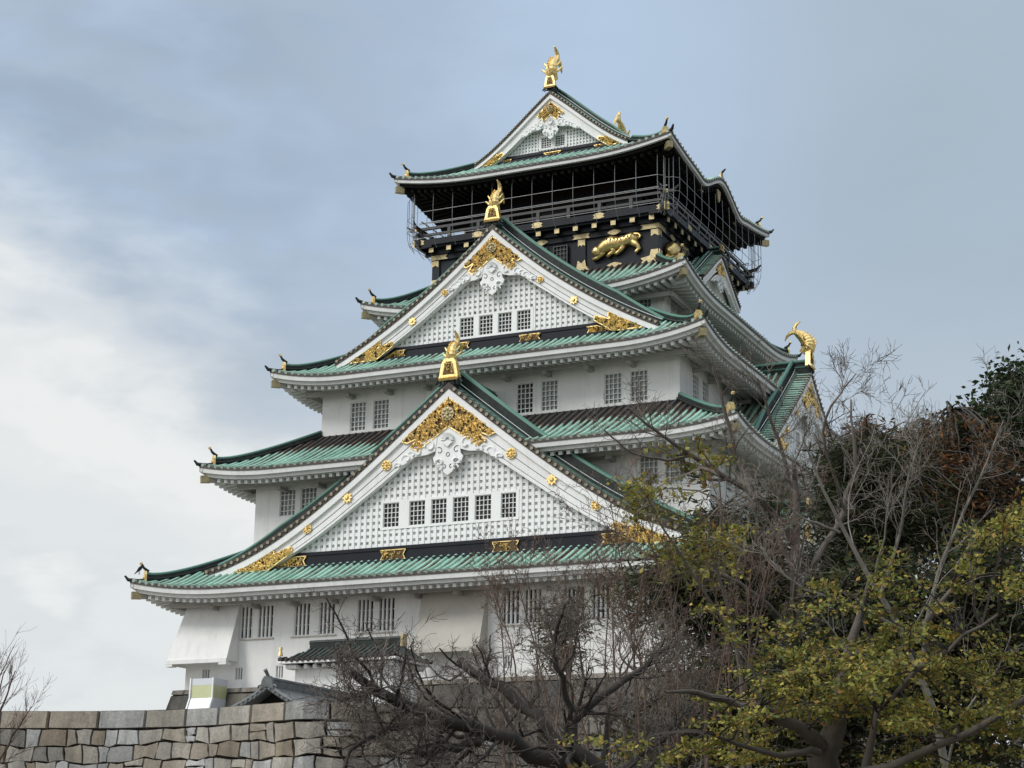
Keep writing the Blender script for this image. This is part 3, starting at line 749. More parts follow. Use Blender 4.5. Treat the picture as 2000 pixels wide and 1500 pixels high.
    gm, bm = orn.new('ridge_end_plate'); ridge_plate(gm, bm, 0, nv+.08, zr+.22*scale, zr+(.22+plate[1])*scale, plate[0]*scale)
    orn.build(o, X)
    if fish:
        b = shachi(o, X, 0, nv-.28, zr+(.10+plate[1])*scale-.05, fish, .84 if k in (0, 2) else 1.2); b.build('ridge_fish', M['gold'], o, X, smooth=False)
    return o
M['groove_shade'] = mat('carved_groove_shade', (.16, .16, .155), .8)  # dark curl tubes paint groove shade onto the white carving
M['cap_gold'] = mat('weathered_verge_tile_ends', (.30, .27, .19), .5, .3, var=.45, vscale=5)
M['steel_white'] = mat('pale_wire', (.62, .64, .64), .5)
G1 = [(0, 14.75), (1.8, 13.30), (2.94, 12.45), (4.2, 11.45), (5.8, 10.15), (8.27, 8.45), (10.04, 7.5), (12.7, 6.42), (14.4, 5.85)]
G3 = [(0, 25.04), (1.6, 23.55), (2.85, 22.55), (3.85, 21.78), (6.19, 20.18), (8.2, 19.02), (9.7, 18.27)]
G5 = [(0, 36.22), (1.7, 34.78), (3.1, 33.58), (4.72, 32.44)]
gable(0, 0, 18.20, 17.75, G1, (1.95, 1.50, .95), (6.10, 6.87), 12.9,
      [(-3.87, -2.94, 7.88, 9.15), (-2.35, -1.43, 7.88, 9.15), (-1.09, -.20, 7.88, 9.15), (.15, 1.05, 7.88, 9.15), (1.39, 2.31, 7.88, 9.15), (2.84, 3.69, 7.88, 9.15)],
      pend=(2.70, 14.28, 2.7, 12.22, 1.72, 11.62, 12.80), ros=((3.55, 11.05, .30), (5.80, 9.52, .27), (8.16, 8.08, .30)), fish=1.5, seedo=11, plate=(1.12, 1.05))
gable(0, 0, 13.48, 12.95, G3, (1.45, 1.15, 1.08), (18.43, 19.06), 8.2,
      [(-2.15, -1.30, 19.2, 20.32), (-.98, -.14, 19.2, 20.32), (.17, 1.0, 19.2, 20.32), (1.31, 2.13, 19.2, 20.32)], lat=.31,
      pend=(1.80, 24.60, 1.8, 23.12, 1.15, 22.55, 23.45), ros=((2.89, 21.76, .20), (4.87, 20.33, .22)), fish=1.55, seedo=31, plate=(1.1, .95), scale=.86)
for kk in (0, 2):
    gable(kk, 0, 5.95, 5.45, G5, (1.1, .85, .78), (32.38, 32.80), 0.0, [(-.79, -.14, 33.0, 33.72), (.12, .76, 33.0, 33.72)], lat=.21,
          pend=(.86, 35.72, .86, 34.93, .42, 34.53, 34.92), fish=1.9, seedo=51, plate=(1.2, 1.2), scale=.62, big=False, toe=5.0, kh=.6, verge_w=.8)
GS2 = [(0, 18.70), (2.0, 17.05), (3.8, 15.80), (5.8, 14.25), (7.7, 12.95)]
for kk in (1, 3):
    gable(kk, 0, 13.85, 13.35, GS2, (1.5, 1.15, .95), (12.9, 13.4), 7.0, [(-1.7, -.9, 14.0, 15.1), (-.5, .3, 14.0, 15.1), (.7, 1.5, 14.0, 15.1)], lat=.33,
          pend=(1.75, 18.3, 1.75, 16.9, 1.05, 16.3, 17.2), fish=1.6, seedo=71, plate=(1.1, 1.25), scale=.8, ros=((2.8, 15.85, .2), (4.7, 14.4, .2)))
GS4 = [(0, 26.55), (1.2, 25.75), (2.3, 24.95), (3.35, 24.25)]
for kk in (1, 3):
    gable(kk, 0, 8.6, 8.25, GS4, (.75, .6, .5), None, 6.6, [], lat=0, pend=(.7, 26.25, .7, 25.6, .42, 25.25, 25.6), fish=0, seedo=91, plate=(.8, .7), scale=.5, big=False, kh=.35, verge_w=.6)
GS1 = [(0, 8.65), (1.2, 7.85), (2.4, 7.1), (3.6, 6.4)]
for so_ in (-9.2, 9.2):
    gable(1, so_, 16.1, 15.7, GS1, (.9, .75, .6), None, 12.6, [], lat=.3, pend=(.9, 8.3, .9, 7.5, .55, 7.1, 7.6), fish=0, seedo=95, plate=(.7, .8), scale=.55, big=False, kh=.4, verge_w=.7)

# karahafu ridge and gilt boards on the curved eave
for kk in (1, 3):
    X = side(kk); rd, rg, gd = MB(), MB(), MB()
    yy = np.linspace(6.2, 8.6, 8)
    tube(rg, X(np.stack([0*yy, yy, 0*yy+31.62], -1)), .15, 7, a=(1, 1, .1)); w = MB(); box(w, -.16, .16, 6.2, 8.62, 31.2, 31.55); rd.add(X(w.v[0]), BQ)
    extr(gd, [(-.3, 31.3), (.3, 31.3), (.25, 31.75), (.1, 31.95), (-.1, 31.95), (-.25, 31.75)], 8.62, 8.74)
    extr(gd, [(-.32, 30.85), (.32, 30.85), (.2, 30.3), (0, 30.05), (-.2, 30.3)], 8.42, 8.52)
    for sg in (-1, 1): extr(gd, [(sg*3.4, 30.05), (sg*2.9, 30.0), (sg*2.8, 29.7), (sg*3.3, 29.7)], 8.40, 8.50)
    tl = [X(np.array([0, 8.68+a_, 31.95+b_])) for a_, b_ in ((0, -.05), (.12, .08), (.28, .22))]; tube(rd, tl, [.07, .07, .04], 6)
    o = rd.build('curved_gable_ridge', M['ridge'], castle); rg.build('ridge_tiles', M['copper_dark'], o, smooth=True); gd.build('gold_ornament', M['gold_dull'], o, X)

# ---- black fifth storey with gilt tigers
mb = MB(); box(mb, -7.12, 7.12, -6.78, 6.78, 23.6, 26.85); mb.build('black_storey', M['black'], castle)
bm_, gm_, gb_ = MB(), MB(), MB(); fit5 = []
def addk(mbx, k, w):
    for vv in w.v: mbx.add(side(k)(vv), BQ)
for k in range(4):
    A, n = (7.12, 6.78) if k % 2 == 0 else (6.78, 7.12)
    w = MB(); box(w, -A-.12, A+.12, n, n+.14, 26.28, 26.62); box(w, -A-.12, A+.12, n, n+.12, 24.30, 24.62)
    for s_ in (-A+.15, -2.55, 2.5, A-.15): box(w, s_-.24, s_+.24, n, n+.10, 24.6, 26.3)
    addk(bm_, k, w)
    g = MB()
    for s_ in (-2.55, 2.5):
        extr(g, [(s_-.55, 26.6), (s_-.42, 26.45), (s_-.55, 26.3), (s_+.55, 26.3), (s_+.42, 26.45), (s_+.55, 26.6)], n+.14, n+.17)
        extr(g, [(s_-.22, 26.25), (s_+.22, 26.25), (s_+.22, 25.85), (s_+.1, 25.95), (s_, 25.85), (s_-.1, 25.95), (s_-.22, 25.85)], n+.10, n+.13)
        extr(g, [(s_-.22, 24.4), (s_+.22, 24.4), (s_+.5, 24.35), (s_+.3, 24.6), (s_+.22, 25.0), (s_, 24.8), (s_-.22, 25.0), (s_-.3, 24.6), (s_-.5, 24.35)], n+.12, n+.15)
    for sg in (-1, 1):
        s_ = sg*(A-.12)
        extr(g, [(s_+sg*.26, 26.6), (s_-sg*.85, 26.6), (s_-sg*.7, 26.45), (s_-sg*.85, 26.3), (s_+sg*.26, 26.3)], n+.14, n+.17)
        extr(g, [(s_-.22, 26.25), (s_+.22, 26.25), (s_+.22, 25.85), (s_, 25.98), (s_-.22, 25.85)], n+.10, n+.135)
        extr(g, [(s_+sg*.26, 24.62), (s_+sg*.2, 25.05), (s_-sg*.22, 25.05), (s_-sg*.3, 24.7), (s_-sg*.85, 24.6), (s_-sg*.7, 24.45), (s_-sg*.85, 24.3), (s_+sg*.26, 24.3)], n+.12, n+.155)
    for s_ in (-4.75, 0, 4.55):
        t = np.arange(12)/12*2*math.pi; rr_ = 1+.12*np.cos(4*t)
        extr(g, [(s_+.38*math.cos(a)*b, 26.42+.16*math.sin(a)*b) for a, b in zip(t, rr_)], n+.14, n+.17)
        extr(g, [(s_+.42*math.cos(a)*b, 24.46+.13*math.sin(a)*b) for a, b in zip(t, rr_)], n+.12, n+.15)
    fit5 += [(k, vv) for vv in g.v]
bo5 = bm_.build('black_frame', M['black'], castle)
# lattice windows in the black storey
for k in (0, 1):
    for s_ in (-1.2, -.1, 1.2): window(castle, k, s_, (6.78, 7.12)[k]+.24, 24.75, .9, 1.3, 4, 5, bw=.04, dark=True, wm='grey_rail')
def tiger(k, c0, flip):
    n = (6.78, 7.12)[k % 2]+.02; b, st = MB(), MB()
    def P(x, z, y=.0): return (c0+flip*(x-4.62), n+y, z)
    def tb(pts, r, nn=10): tube(b, [P(*p_) for p_ in pts], [q*1.36 for q in r], nn, upv=(0, 1, 0))
    tb([(3.55, 25.35, .12), (3.75, 25.42, .16), (4.05, 25.62, .15), (4.45, 25.75, .13), (4.9, 25.68, .13), (5.3, 25.80, .14), (5.62, 25.88, .14), (5.85, 25.75, .12), (5.9, 25.62, .1)],
       [.17, .24, .31, .34, .27, .25, .27, .22, .08])
    tb([(3.72, 25.40, .2), (3.55, 25.35, .22), (3.38, 25.25, .22), (3.30, 25.18, .2)], [.20, .24, .20, .10])           # head
    tb([(3.50, 25.58, .15), (3.46, 25.68, .15)], [.07, .03], 6); tb([(3.70, 25.62, .15), (3.72, 25.72, .15)], [.07, .03], 6)
    tb([(3.95, 25.45, .2), (3.80, 25.15, .18), (3.50, 24.98, .14), (3.22, 24.93, .12)], [.17, .12, .09, .08])             # front legs
    tb([(4.35, 25.50, .2), (4.55, 25.25, .17), (4.25, 25.10, .14), (4.12, 24.97, .12)], [.18, .12, .09, .09])
    tb([(5.1, 25.55, .16), (4.95, 25.28, .14), (4.72, 25.12, .12), (4.55, 25.10, .12)], [.17, .11, .09, .085])
    tb([(5.7, 25.65, .18), (5.95, 25.42, .16), (6.08, 25.22, .13), (5.92, 25.08, .12), (5.82, 25.0, .12)], [.19, .13, .09, .085, .08])
    tb([(5.55, 26.02, .1), (5.75, 26.15, .1), (6.02, 26.12, .1), (6.15, 25.98, .1), (6.05, 25.85, .1), (5.9, 25.86, .1)], [.07, .065, .06, .055, .05, .03], 6)
    tb([(5.02, 25.95, .1), (4.97, 26.15, .1)], [.05, .03], 5)
    for i in range(9):
        x = 4.0+.21*i; zt = 25.68+.30-(.12 if 4.8 < x < 5.2 else 0)
        tube(st, [P(x, zt+.08, .34), P(x+.06, zt-.12, .60), P(x+.0, zt-.30, .65)], [.02, .034, .02], 4, upv=(0, 1, 0))
    for dx, dz in ((-.02, .02), (.13, .05)): tube(st, [P(3.42+dx, 25.30+dz, .40), P(3.42+dx, 25.31+dz, .47)], .025, 5, upv=(0, 0, 1))
    o = build_multi('tiger_relief', [(b, M['gold']), (st, M['gold_back'])], castle, side(k), smooth=True);     o['label'] = 'gilt prowling tiger relief with dark stripes on black lacquer panel'
    return o
tiger(0, 4.62, 1); tiger(1, -4.45, 1)
# joist ends, balcony, railing
jm, je, bl_, ra, rp = MB(), MB(), MB(), MB(), MB(); joists = []; fits = []
for k in range(4):
    A, n = (7.12, 6.78) if k % 2 == 0 else (6.78, 7.12); nb_ = 13
    w, g, f, r1 = MB(), MB(), MB(), MB()
    for i in range(nb_):
        s_ = -A+.1+(2*A-.2)*i/(nb_-1); box(w, s_-.13, s_+.13, n-.2, n+.60, 26.68, 26.92)
        box(g, s_-.15, s_+.15, n+.60, n+.66, 26.66, 26.94)
    E = A+.82; ne = n+.82
    box(f, -E, E, n-.2, ne-.16, 26.94, 27.06); box(f, -E-.15, E+.15, ne-.28, ne, 27.06, 27.44)
    box(f, -A-.1, A+.1, n, n+.3, 26.62, 26.90)
    for s_ in np.linspace(-E+.2, E-.2, 9): box(r1, s_-.10, s_+.10, ne-.24, ne-.06, 27.44, 28.08)
    bar(r1, (-E-.5, ne-.15, 28.16), (E+.5, ne-.15, 28.16), .17, .15); bar(r1, (-E-.3, ne-.15, 27.76), (E+.3, ne-.15, 27.76), .12, .14)
    joists.append((k, w, g)); addk(bl_, k, f); addk(ra, k, r1)
    for sg in (-1, 1):
        cx = np.array([(sg*(E+.1), ne-.15, 28.18), (sg*(E+.45), ne-.15, 28.24), (sg*(E+.75), ne-.15, 28.46)]); tube(ra, side(k)(cx), [.09, .085, .05], 6)
    g = MB()
    for s_ in np.linspace(-E+.2, E-.2, 9)[::2]:
        extr(g, [(s_-.36, 27.34), (s_-.25, 27.26), (s_-.36, 27.16), (s_-.12, 27.10), (s_+.12, 27.10), (s_+.36, 27.16), (s_+.25, 27.26), (s_+.36, 27.34), (s_+.16, 27.44), (s_-.16, 27.44)], ne, ne+.03)
    for sg in (-1, 1):
        s_ = sg*(E-.0); extr(g, [(s_-.22, 27.02), (s_+.22, 27.02), (s_+.22, 27.48), (s_-.22, 27.48)], ne+.0, ne+.04)
        extr(g, [(s_-.13, 28.06), (s_+.13, 28.06), (s_+.13, 28.28), (s_-.13, 28.28)], ne-.05, ne-.02)
    for vv, qq, gg in zip(g.v, g.q, g.ng[::2]): fits.append((k, vv))
    bar(rp, side(k)(np.array([-E, ne-.30, 28.62])), side(k)(np.array([E, ne-.30, 28.62])), .05, .05)
    for s_ in np.linspace(-E, E, 9): bar(rp, side(k)(np.array([s_, ne-.3, 27.4])), side(k)(np.array([s_, ne-.3, 28.62])), .035, .035)
bo = bl_.build('balcony', M['black'], castle); 
def prism_part(name, k, V, m, parent):
    q = len(V)//2; mb_ = MB(); mb_.add(side(k)(V), [[i, (i+1) % q, q+(i+1) % q, q+i] for i in range(q)], [list(range(q)), list(range(2*q-1, q-1, -1))]); return mb_.build(name, m, parent)
for k, w, g in joists:
    for a_, b_ in zip(w.v, g.v):
        x1, x2 = MB(), MB(); x1.add(side(k)(a_), BQ); x2.add(side(k)(b_), BQ); build_multi('joist', [(x1, M['black']), (x2, M['gold_dull'])], bo)
for k, V in fits: prism_part('gilt_fitting', k, V, M['gold_dull'], bo)
ra.build('railing', M['grey_rail'], bo); rp.build('steel_handrail', M['steel'], bo)
for k, V in fit5: prism_part('gilt_fitting', k, V, M['gold_dull'], bo5)
# top storey: posts, wall with dark openings, blinds
w = MB(); box(w, -5.3, 5.3, -5.2, 5.2, 27.0, 30.9); w.build('lookout_wall', M['black_matt'], castle)
w, wg, wo_ = MB(), MB(), MB()
M['blind'] = mat('dark_brown_blind', (.022, .016, .013), .9, spec=.1)
for k in range(4):
    bb = MB(); box(bb, -5.0, 5.0, 5.58+.01*(k % 2), 5.61+.01*(k % 2), 29.1, 30.3); bb.build('blind', M['blind'], castle, side(k))
    ww, gg = MB(), MB()
    for s_ in (-5.2, -3.1, -1.05, 1.05, 3.1, 5.2): box(ww, s_-.17, s_+.17, 5.2, 5.55, 27.0, 30.6)
    box(ww, -5.4, 5.4, 5.31, 5.62, 29.3, 29.55); box(ww, -5.4, 5.4, 5.31, 5.5, 28.0, 28.2)
    for s_ in (-4.15, 0, 4.15): box(gg, s_-.8, s_+.8, 5.305, 5.33, 28.22, 29.28)
    addk(w, k, ww); addk(wg, k, gg)
w.build('post', M['black'], castle, label='black posts and rails of the lookout floor'); wg.build('lookout_glass', M['pane_dark'], castle)
# safety cage: curved steel wires
cg = MB()
for k in range(4):
    A = 7.75 if k % 2 == 0 else 7.4; n = 8.35-.0*k if k % 2 == 0 else 8.7
    X = side(k); nvv = 13
    for i in range(nvv):
        s_ = -A+2*A*i/(nvv-1)
        pr = [(n, 30.15), (n+.02, 29.3), (n+.02, 28.3), (n-.03, 27.7), (n-.18, 27.2), (n-.55, 26.75)]
        tube(cg, X(np.array([(s_, a, b) for a, b in pr])), .017, 4)
    for z, nn in ((28.9, n+.02), (28.1, n), (27.3, n-.12)):
        e_ = .5
        P = [(-A-.42, nn-.75, z), (-A-.28, nn-.25, z), (-A, nn, z), (A, nn, z), (A+.28, nn-.25, z), (A+.42, nn-.75, z)]
        for j in range(5): bar(cg, X(np.array(P[j])), X(np.array(P[j+1])), .022, .022)
    for sg in (-1, 1):
        for off, dn in ((.28, .25), (.42, .7)):
            tube(cg, X(np.array([(sg*(A+off), n-dn, 30.1), (sg*(A+off), n-dn, 28.3), (sg*(A+off-.1), n-dn-.05, 27.4), (sg*(A+off-.45), n-dn-.2, 26.8)])), .022, 4)
cg.build('safety_cage', M['steel'], castle)

# ---- stone dropping chutes on the ground storey
def chute(x0, x1, z0, z1, out, wrap=0.):
    mb = MB(); n0, n1 = 17.80, 17.79+out
    a = [(x0+.0, n0+.02, z1), (x1, n0+.02, z1), (x1, n1, z0), (x0-wrap, n1, z0), (x0, 17.3, z1), (x1, 17.3, z1), (x1, 17.3, z0), (x0-wrap, 14.2 if wrap else 17.3, z0), (x0, 14.2 if wrap else 17.3, z1)]
    mb.add(a, [[0, 1, 2, 3], [1, 5, 6, 2], [0, 3, 7, 8]], [[2, 3, 7, 6]])
    box(mb, x0-wrap-.03, x1+.03, n1-.12, n1+.05, z0-.12, z0+.08)
    box(mb, x0-wrap-.02, x0-wrap+.4, n1-.4, n1+.04, z0-.24, z0-.121); box(mb, x1-.45, x1+.02, n1-.4, n1+.04, z0-.24, z0-.121)
    if wrap: box(mb, x0-wrap-.03, x0-wrap+.12, 14.2, n1-.12, z0-.12, z0+.08)
    return mb
chute(-15.50, -12.2, 1.35, 4.7, 1.15, .45).build('stone_drop_chute', M['plaster'], castle, side(0))
chute(-1.35, 2.25, 1.35, 4.75, 1.0).build('stone_drop_chute', M['plaster_tan'], castle, side(0), label='tan stone drop chute in the middle of the ground storey')

#@@STONE
# ================================================================== STONEWORK
def stone_mat(name):
    m = bpy.data.materials.new(name); m.use_nodes = True; t = m.node_tree; b = t.nodes['Principled BSDF']; b.inputs['Roughness'].default_value = .9
    A = t.nodes.new('ShaderNodeAttribute'); A.attribute_name = 'tc'
    co = t.nodes.new('ShaderNodeTexCoord')
    def noise(sc, det=6, st=(1, 1, 1)):
        mp = t.nodes.new('ShaderNodeMapping'); mp.inputs[3].default_value = st; t.links.new(co.outputs['Object'], mp.inputs[0])
        n = t.nodes.new('ShaderNodeTexNoise'); n.inputs['Scale'].default_value = sc; n.inputs['Detail'].default_value = det; n.inputs['Roughness'].default_value = .7
        t.links.new(mp.outputs[0], n.inputs[0]); return n.outputs[0]
    def mr(x, a, b_, lo, hi):
        r = t.nodes.new('ShaderNodeMapRange'); t.links.new(x, r.inputs[0]); r.inputs[1].default_value = a; r.inputs[2].default_value = b_
        r.inputs[3].default_value = lo; r.inputs[4].default_value = hi; return r.outputs[0]
    v = t.nodes.new('ShaderNodeVectorMath'); v.operation = 'SCALE'; t.links.new(A.outputs['Vector'], v.inputs[0])
    mu = t.nodes.new('ShaderNodeMath'); mu.operation = 'MULTIPLY'
    t.links.new(mr(noise(14), .3, .7, .72, 1.18), mu.inputs[0]); t.links.new(mr(noise(1.6, 7, (1, 1, .35)), .35, .68, 1.12, .50), mu.inputs[1])
    t.links.new(mu.outputs[0], v.inputs['Scale'])
    mx = t.nodes.new('ShaderNodeMix'); mx.data_type = 'RGBA'; t.links.new(mr(noise(4.5, 8), .60, .72, 0, .75), mx.inputs[0])
    t.links.new(v.outputs[0], mx.inputs[6]); mx.inputs[7].default_value = (.055, .048, .038, 1); t.links.new(mx.outputs[2], b.inputs['Base Color'])
    bp = t.nodes.new('ShaderNodeBump'); bp.inputs['Strength'].default_value = .55; bp.inputs['Distance'].default_value = .03
    t.links.new(noise(22, 6), bp.inputs['Height']); t.links.new(bp.outputs[0], b.inputs['Normal'])
    return m
M['stone'] = stone_mat('weathered_granite')
M['joint'] = mat('dark_stone_joints', (.018, .016, .013), .95, var=.3)
PAL = [(.33, .29, .235), (.37, .34, .29), (.33, .325, .31), (.26, .215, .16), (.39, .365, .32), (.24, .225, .20), (.30, .26, .21), (.42, .42, .405)]
PALD = [(.10, .095, .085), (.13, .12, .105), (.085, .08, .075), (.16, .145, .12)]
def masonry(path, z_top, z_bot, batter, coping, hrow, wrow, seed, pal, pal_top, gap=.016, dep=.05, wig=.06):
    """dry stone wall along a plan polyline; every stone a raised irregular block on a dark core"""
    rr = random.Random(seed); mb, core = MB(), MB()
    P = np.array(path, float); seg = np.hypot(*np.diff(P, axis=0).T); cum = np.concatenate([[0], np.cumsum(seg)]); Ltot = cum[-1]
    nrm = np.array([[d[1], -d[0]]/np.hypot(*d) for d in np.diff(P, axis=0)])
    vn = [nrm[0]]+[(nrm[q]+nrm[q+1])/np.hypot(*(nrm[q]+nrm[q+1])) for q in range(len(nrm)-1)]+[nrm[-1]]; vn = np.array(vn)
    def W(s_, z, off):
        s_ = min(max(s_, 0), Ltot); x = np.interp(s_, cum, P[:, 0]); y = np.interp(s_, cum, P[:, 1]); nx = np.interp(s_, cum, vn[:, 0]); ny = np.interp(s_, cum, vn[:, 1])
        q = off+(z_top-z)*batter; return (x+nx*q, y+ny*q, z)
    S = np.linspace(0, Ltot, max(2, int(Ltot/1.0)))
    G = np.array([[W(q, z_top-.05, -1.0), W(q, z_top-.05, -.07), W(q, z_bot, -.07)] for q in S]); sheet(core, G)
    ph = [rr.uniform(0, 6) for _ in range(4)]
    def row_z(i, q):
        if i == 0: return z_top+.0
        if i == 1: return z_top-coping
        return z_top-coping-(i-1)*hrow+wig*math.sin(q*.9+ph[i % 4]+i)+wig*.7*math.sin(q*2.3+i*1.7)+wig*.6*math.sin(q*5.3+i*2.9)+wig*.22*math.sin(q*10.1+i*4.1)
    nrow = int((z_top-coping-z_bot)/hrow)+1
    for i in range(nrow+1):
        q = -rr.uniform(0, .5); w0, w1 = (1.15, 1.45) if i == 0 and coping > .3 else wrow
        tilt_a = 0
        while q < Ltot:
            w = rr.uniform(w0, w1); tilt_b = rr.uniform(-.05, .05)*(1 if i else .15)
            c_ = rr.choice(pal_top if i == 0 else pal); lf = rr.uniform(.82, 1.12); c_ = tuple(v_*lf for v_ in c_)
            parts_ = [(0, 1)]
            if i > 0 and rr.random() < .16 and w < wrow[1]*.8: m_ = rr.uniform(.4, .65); parts_ = [(0, m_), (m_, 1)]
            for f0, f1 in parts_:
                a, b_ = q+gap, q+w-gap
                zt = lambda x_: row_z(i, x_)*(1-f0)+row_z(i+1, x_)*f0-gap; zbm = lambda x_: row_z(i, x_)*(1-f1)+row_z(i+1, x_)*f1+gap
                j = lambda: rr.uniform(-.035, .02)*(1 if i else .2)
                out = [(a+tilt_a, zt(a)+j()), ((a+b_)/2, zt((a+b_)/2)+j()), (b_+tilt_b, zt(b_)+j()), (b_+j()+tilt_b*.2, (zt(b_)+zbm(b_))/2), (b_-tilt_b, zbm(b_)+j()), ((a+b_)/2, zbm((a+b_)/2)+j()), (a-tilt_a, zbm(a)+j()), (a+j()-tilt_a*.2, (zt(a)+zbm(a))/2)]
                if b_ <= 0 or a >= Ltot: continue
                cx = sum(o_[0] for o_ in out)/8; cz = sum(o_[1] for o_ in out)/8; d_ = dep*rr.uniform(.6, 1.3)
                inn = [(cx+(o_[0]-cx)*.945, cz+(o_[1]-cz)*.935) for o_ in out]
                V = [W(*o_, -.09) for o_ in out]+[W(*o_, d_) for o_ in inn]+[W(cx, cz, d_*1.15)]
                mb.add(V, [[k_, (k_+1) % 8, 8+(k_+1) % 8, 8+k_] for k_ in range(8)], [[8+k_, 8+(k_+1) % 8, 16] for k_ in range(8)], np.tile(c_, (17, 1)))
                if i == 0:
                    T_ = [W(out[0][0], out[0][1]-.002, .0), W(out[2][0], out[2][1]-.002, .0), W(out[2][0], out[2][1]-.002, -.9), W(out[0][0], out[0][1]-.002, -.9)]
                    mb.add(T_, [[0, 1, 2, 3]], None, np.tile(c_, (4, 1)))
            tilt_a = tilt_b; q += w
    return mb, core
W1 = [(-30, -74), (-12, -66.5), (0, -61.45), (5, -59.6), (8, -58.6), (10.2, -57.95), (11.3, -57.7), (12.4, -57.6), (13.5, -57.68), (14.6, -57.9), (16, -58.3), (17.2, -58.55), (17.9, -58.2), (19.2, -56.7), (21.5, -53.6), (26.5, -46.6), (34, -36)]
mb, core = masonry(W1, -5.48, -11.9, .06, .50, .43, (.26, .86), 4, PAL, PAL[:3]+[PAL[0], PAL[4], PAL[6]], wig=.045, gap=.012)
o = build_multi('stone_wall', [(mb, M['stone']), (core, M['joint'])]); tag(o, 'beige granite retaining wall with large flat coping stones along the bottom of the picture', 'stone wall')
B_ = 15.95; Bp = [(-B_, 18.3), (-B_, -18.25), (B_, -18.25), (B_, 18.3)]
mb, core = masonry(Bp, -.02, -6.2, .30, .28, 1.25, (1.5, 2.3), 9, PALD, [(.30, .27, .225), (.26, .235, .2)], gap=.02, dep=.06, wig=.03)
top = MB(); box(top, -B_+.02, B_-.02, -18.2, 18.28, -.4, -.045)
o = build_multi('stone_base', [(mb, M['stone']), (core, M['joint']), (top, M['joint'])]); tag(o, 'dark battered stone block base under the white castle tower', 'stone base')

# ================================================================== GROUND
M['earth'] = mat('bare_earth_and_leaf_litter', (.12, .10, .07), .95, var=.35, vscale=.4, bump=.6, bscale=3)
M['gravel'] = mat('pale_gravel', (.26, .24, .21), .95, var=.2, vscale=.5, bump=.4, bscale=8)
mb = MB(); mb.add([(-6000, -6000, -11.9), (6000, -6000, -11.9), (6000, 6000, -11.9), (-6000, 6000, -11.9)], [[0, 1, 2, 3]])
struct(mb.build('ground', M['earth']))
mb = MB(); pl = [(-140, -120), (-30, -73.3), (-12, -65.9), (0, -60.8), (7.5, -58.1), (12.3, -56.7), (17, -57.4), (26.0, -45.2), (33, -35), (140, 100), (140, 160), (-140, 160)]
n_ = len(pl); V = [(x, y, -5.95) for x, y in pl]+[(x, y, -12) for x, y in pl]
mb.add(V, [[i, (i+1) % n_, n_+(i+1) % n_, n_+i] for i in range(n_)], [list(range(n_))]); struct(mb.build('terrace', M['gravel']))

# ================================================================== SMALL BUILDINGS IN FRONT OF THE TOWER
# glazed lift shaft on the stone base
lift = empty('lift_shaft', (-13.1, -19.4, -6), 'narrow glazed lift box with a yellow green band leaning on the castle stone base', 'lift shaft')
def pbox(x0, x1, z0, z1, sh0, sh1, y0=-19.5, y1=-18.3):
    """box whose front leans outward: sh = outward shift at bottom / top"""
    mb = MB(); V = [(x0, y0-sh0, z0), (x1, y0-sh0, z0), (x1, y1, z0), (x0, y1, z0), (x0, y0-sh1, z1), (x1, y0-sh1, z1), (x1, y1, z1), (x0, y1, z1)]
    V = [(x+13.1, y+19.4, z+6) for x, y, z in V]
    mb.add(V, [[0, 1, 5, 4], [1, 2, 6, 5], [2, 3, 7, 6], [3, 0, 4, 7], [4, 5, 6, 7], [3, 2, 1, 0]]); return mb
pbox(-13.82, -12.47, .02, .36, 0, 0).build('upper_panel', M['glass_white'], lift)
pbox(-13.83, -12.46, -.64, .017, .02, 0).build('yellow_panel', M['glass_yellow'], lift)
pbox(-13.84, -12.45, -5.95, -.645, 2.2, .03).build('lower_panel', M['glass_white'], lift)
for x in (-13.90, -12.52):
    mb = MB(); bar(mb, (x+13.1, -.12, 6.38), (x+13.1, -.14, 5.36), .08, .08); bar(mb, (x+13.1, -.14, 5.36), (x+13.1, -2.34, .05), .08, .08); mb.build('frame_post', M['wood_white'], lift)

# entrance hut with a dark copper roof
hut = empty('entrance_hut', (-2, -22.6, -5.9), 'small white entrance building with a dark green hipped tile roof before the tower', 'entrance building')
def shift(dx, dy, dz): return lambda V: V-np.array([dx, dy, dz])
SH = shift(-2, -22.6, -5.9)
mb = MB(); box(mb, -5.0, .3, -23.7, -21.3, -5.9, .12); mb.build('wall', M['plaster'], hut, SH)
rf, cp, hr, un = MB(), MB(), MB(), MB(); cx, cy, ax, ay, zr, ze = -2.35, -22.6, 3.2, 1.85, 1.12, .36
for k in range(4):
    A, B, No, Ni = (ax, 2.45, ay, .05) if k % 2 == 0 else (ay, .05, ax, 2.45); X = side(k)
    def f(U, V, A=A, B=B, No=No, Ni=Ni, X=X):
        d0 = np.clip((np.abs(U)-B)/(A-B), 0, 1); D = d0+(1-d0)*V; z = ze+(zr-ze)*(1-D)**1.3+.12*D*np.clip((np.abs(U)-A+1)/1, 0, 1)**2
        return X(np.stack([U, Ni+(No-Ni)*D, z], -1))+np.array([cx, cy, 0])
    rollsheet(rf, f, -A+.01, A-.01, .30, 7, r=.08, pat=lambda U, V: .42+0*U, caps=cp)
    w = MB(); box(w, -A, A, No-.2, No-.03, ze-.12, ze-.01)
    for vv in w.v: un.add(X(vv)+np.array([cx, cy, 0]), BQ)
    for i in range(int(2*A/.5)):
        u = -A+.35+i*.5; P = X(np.array([(u, No-.9, ze-.25), (u, No-.35, ze-.25)]))+np.array([cx, cy, 0]); tube(un, P, .11, 8)
box(hr, cx-2.5, cx+2.5, cy-.14, cy+.14, zr-.05, zr+.26)
tube(hr, [(cx-2.55, cy, zr+.3), (cx+2.55, cy, zr+.3)], .12, 8)
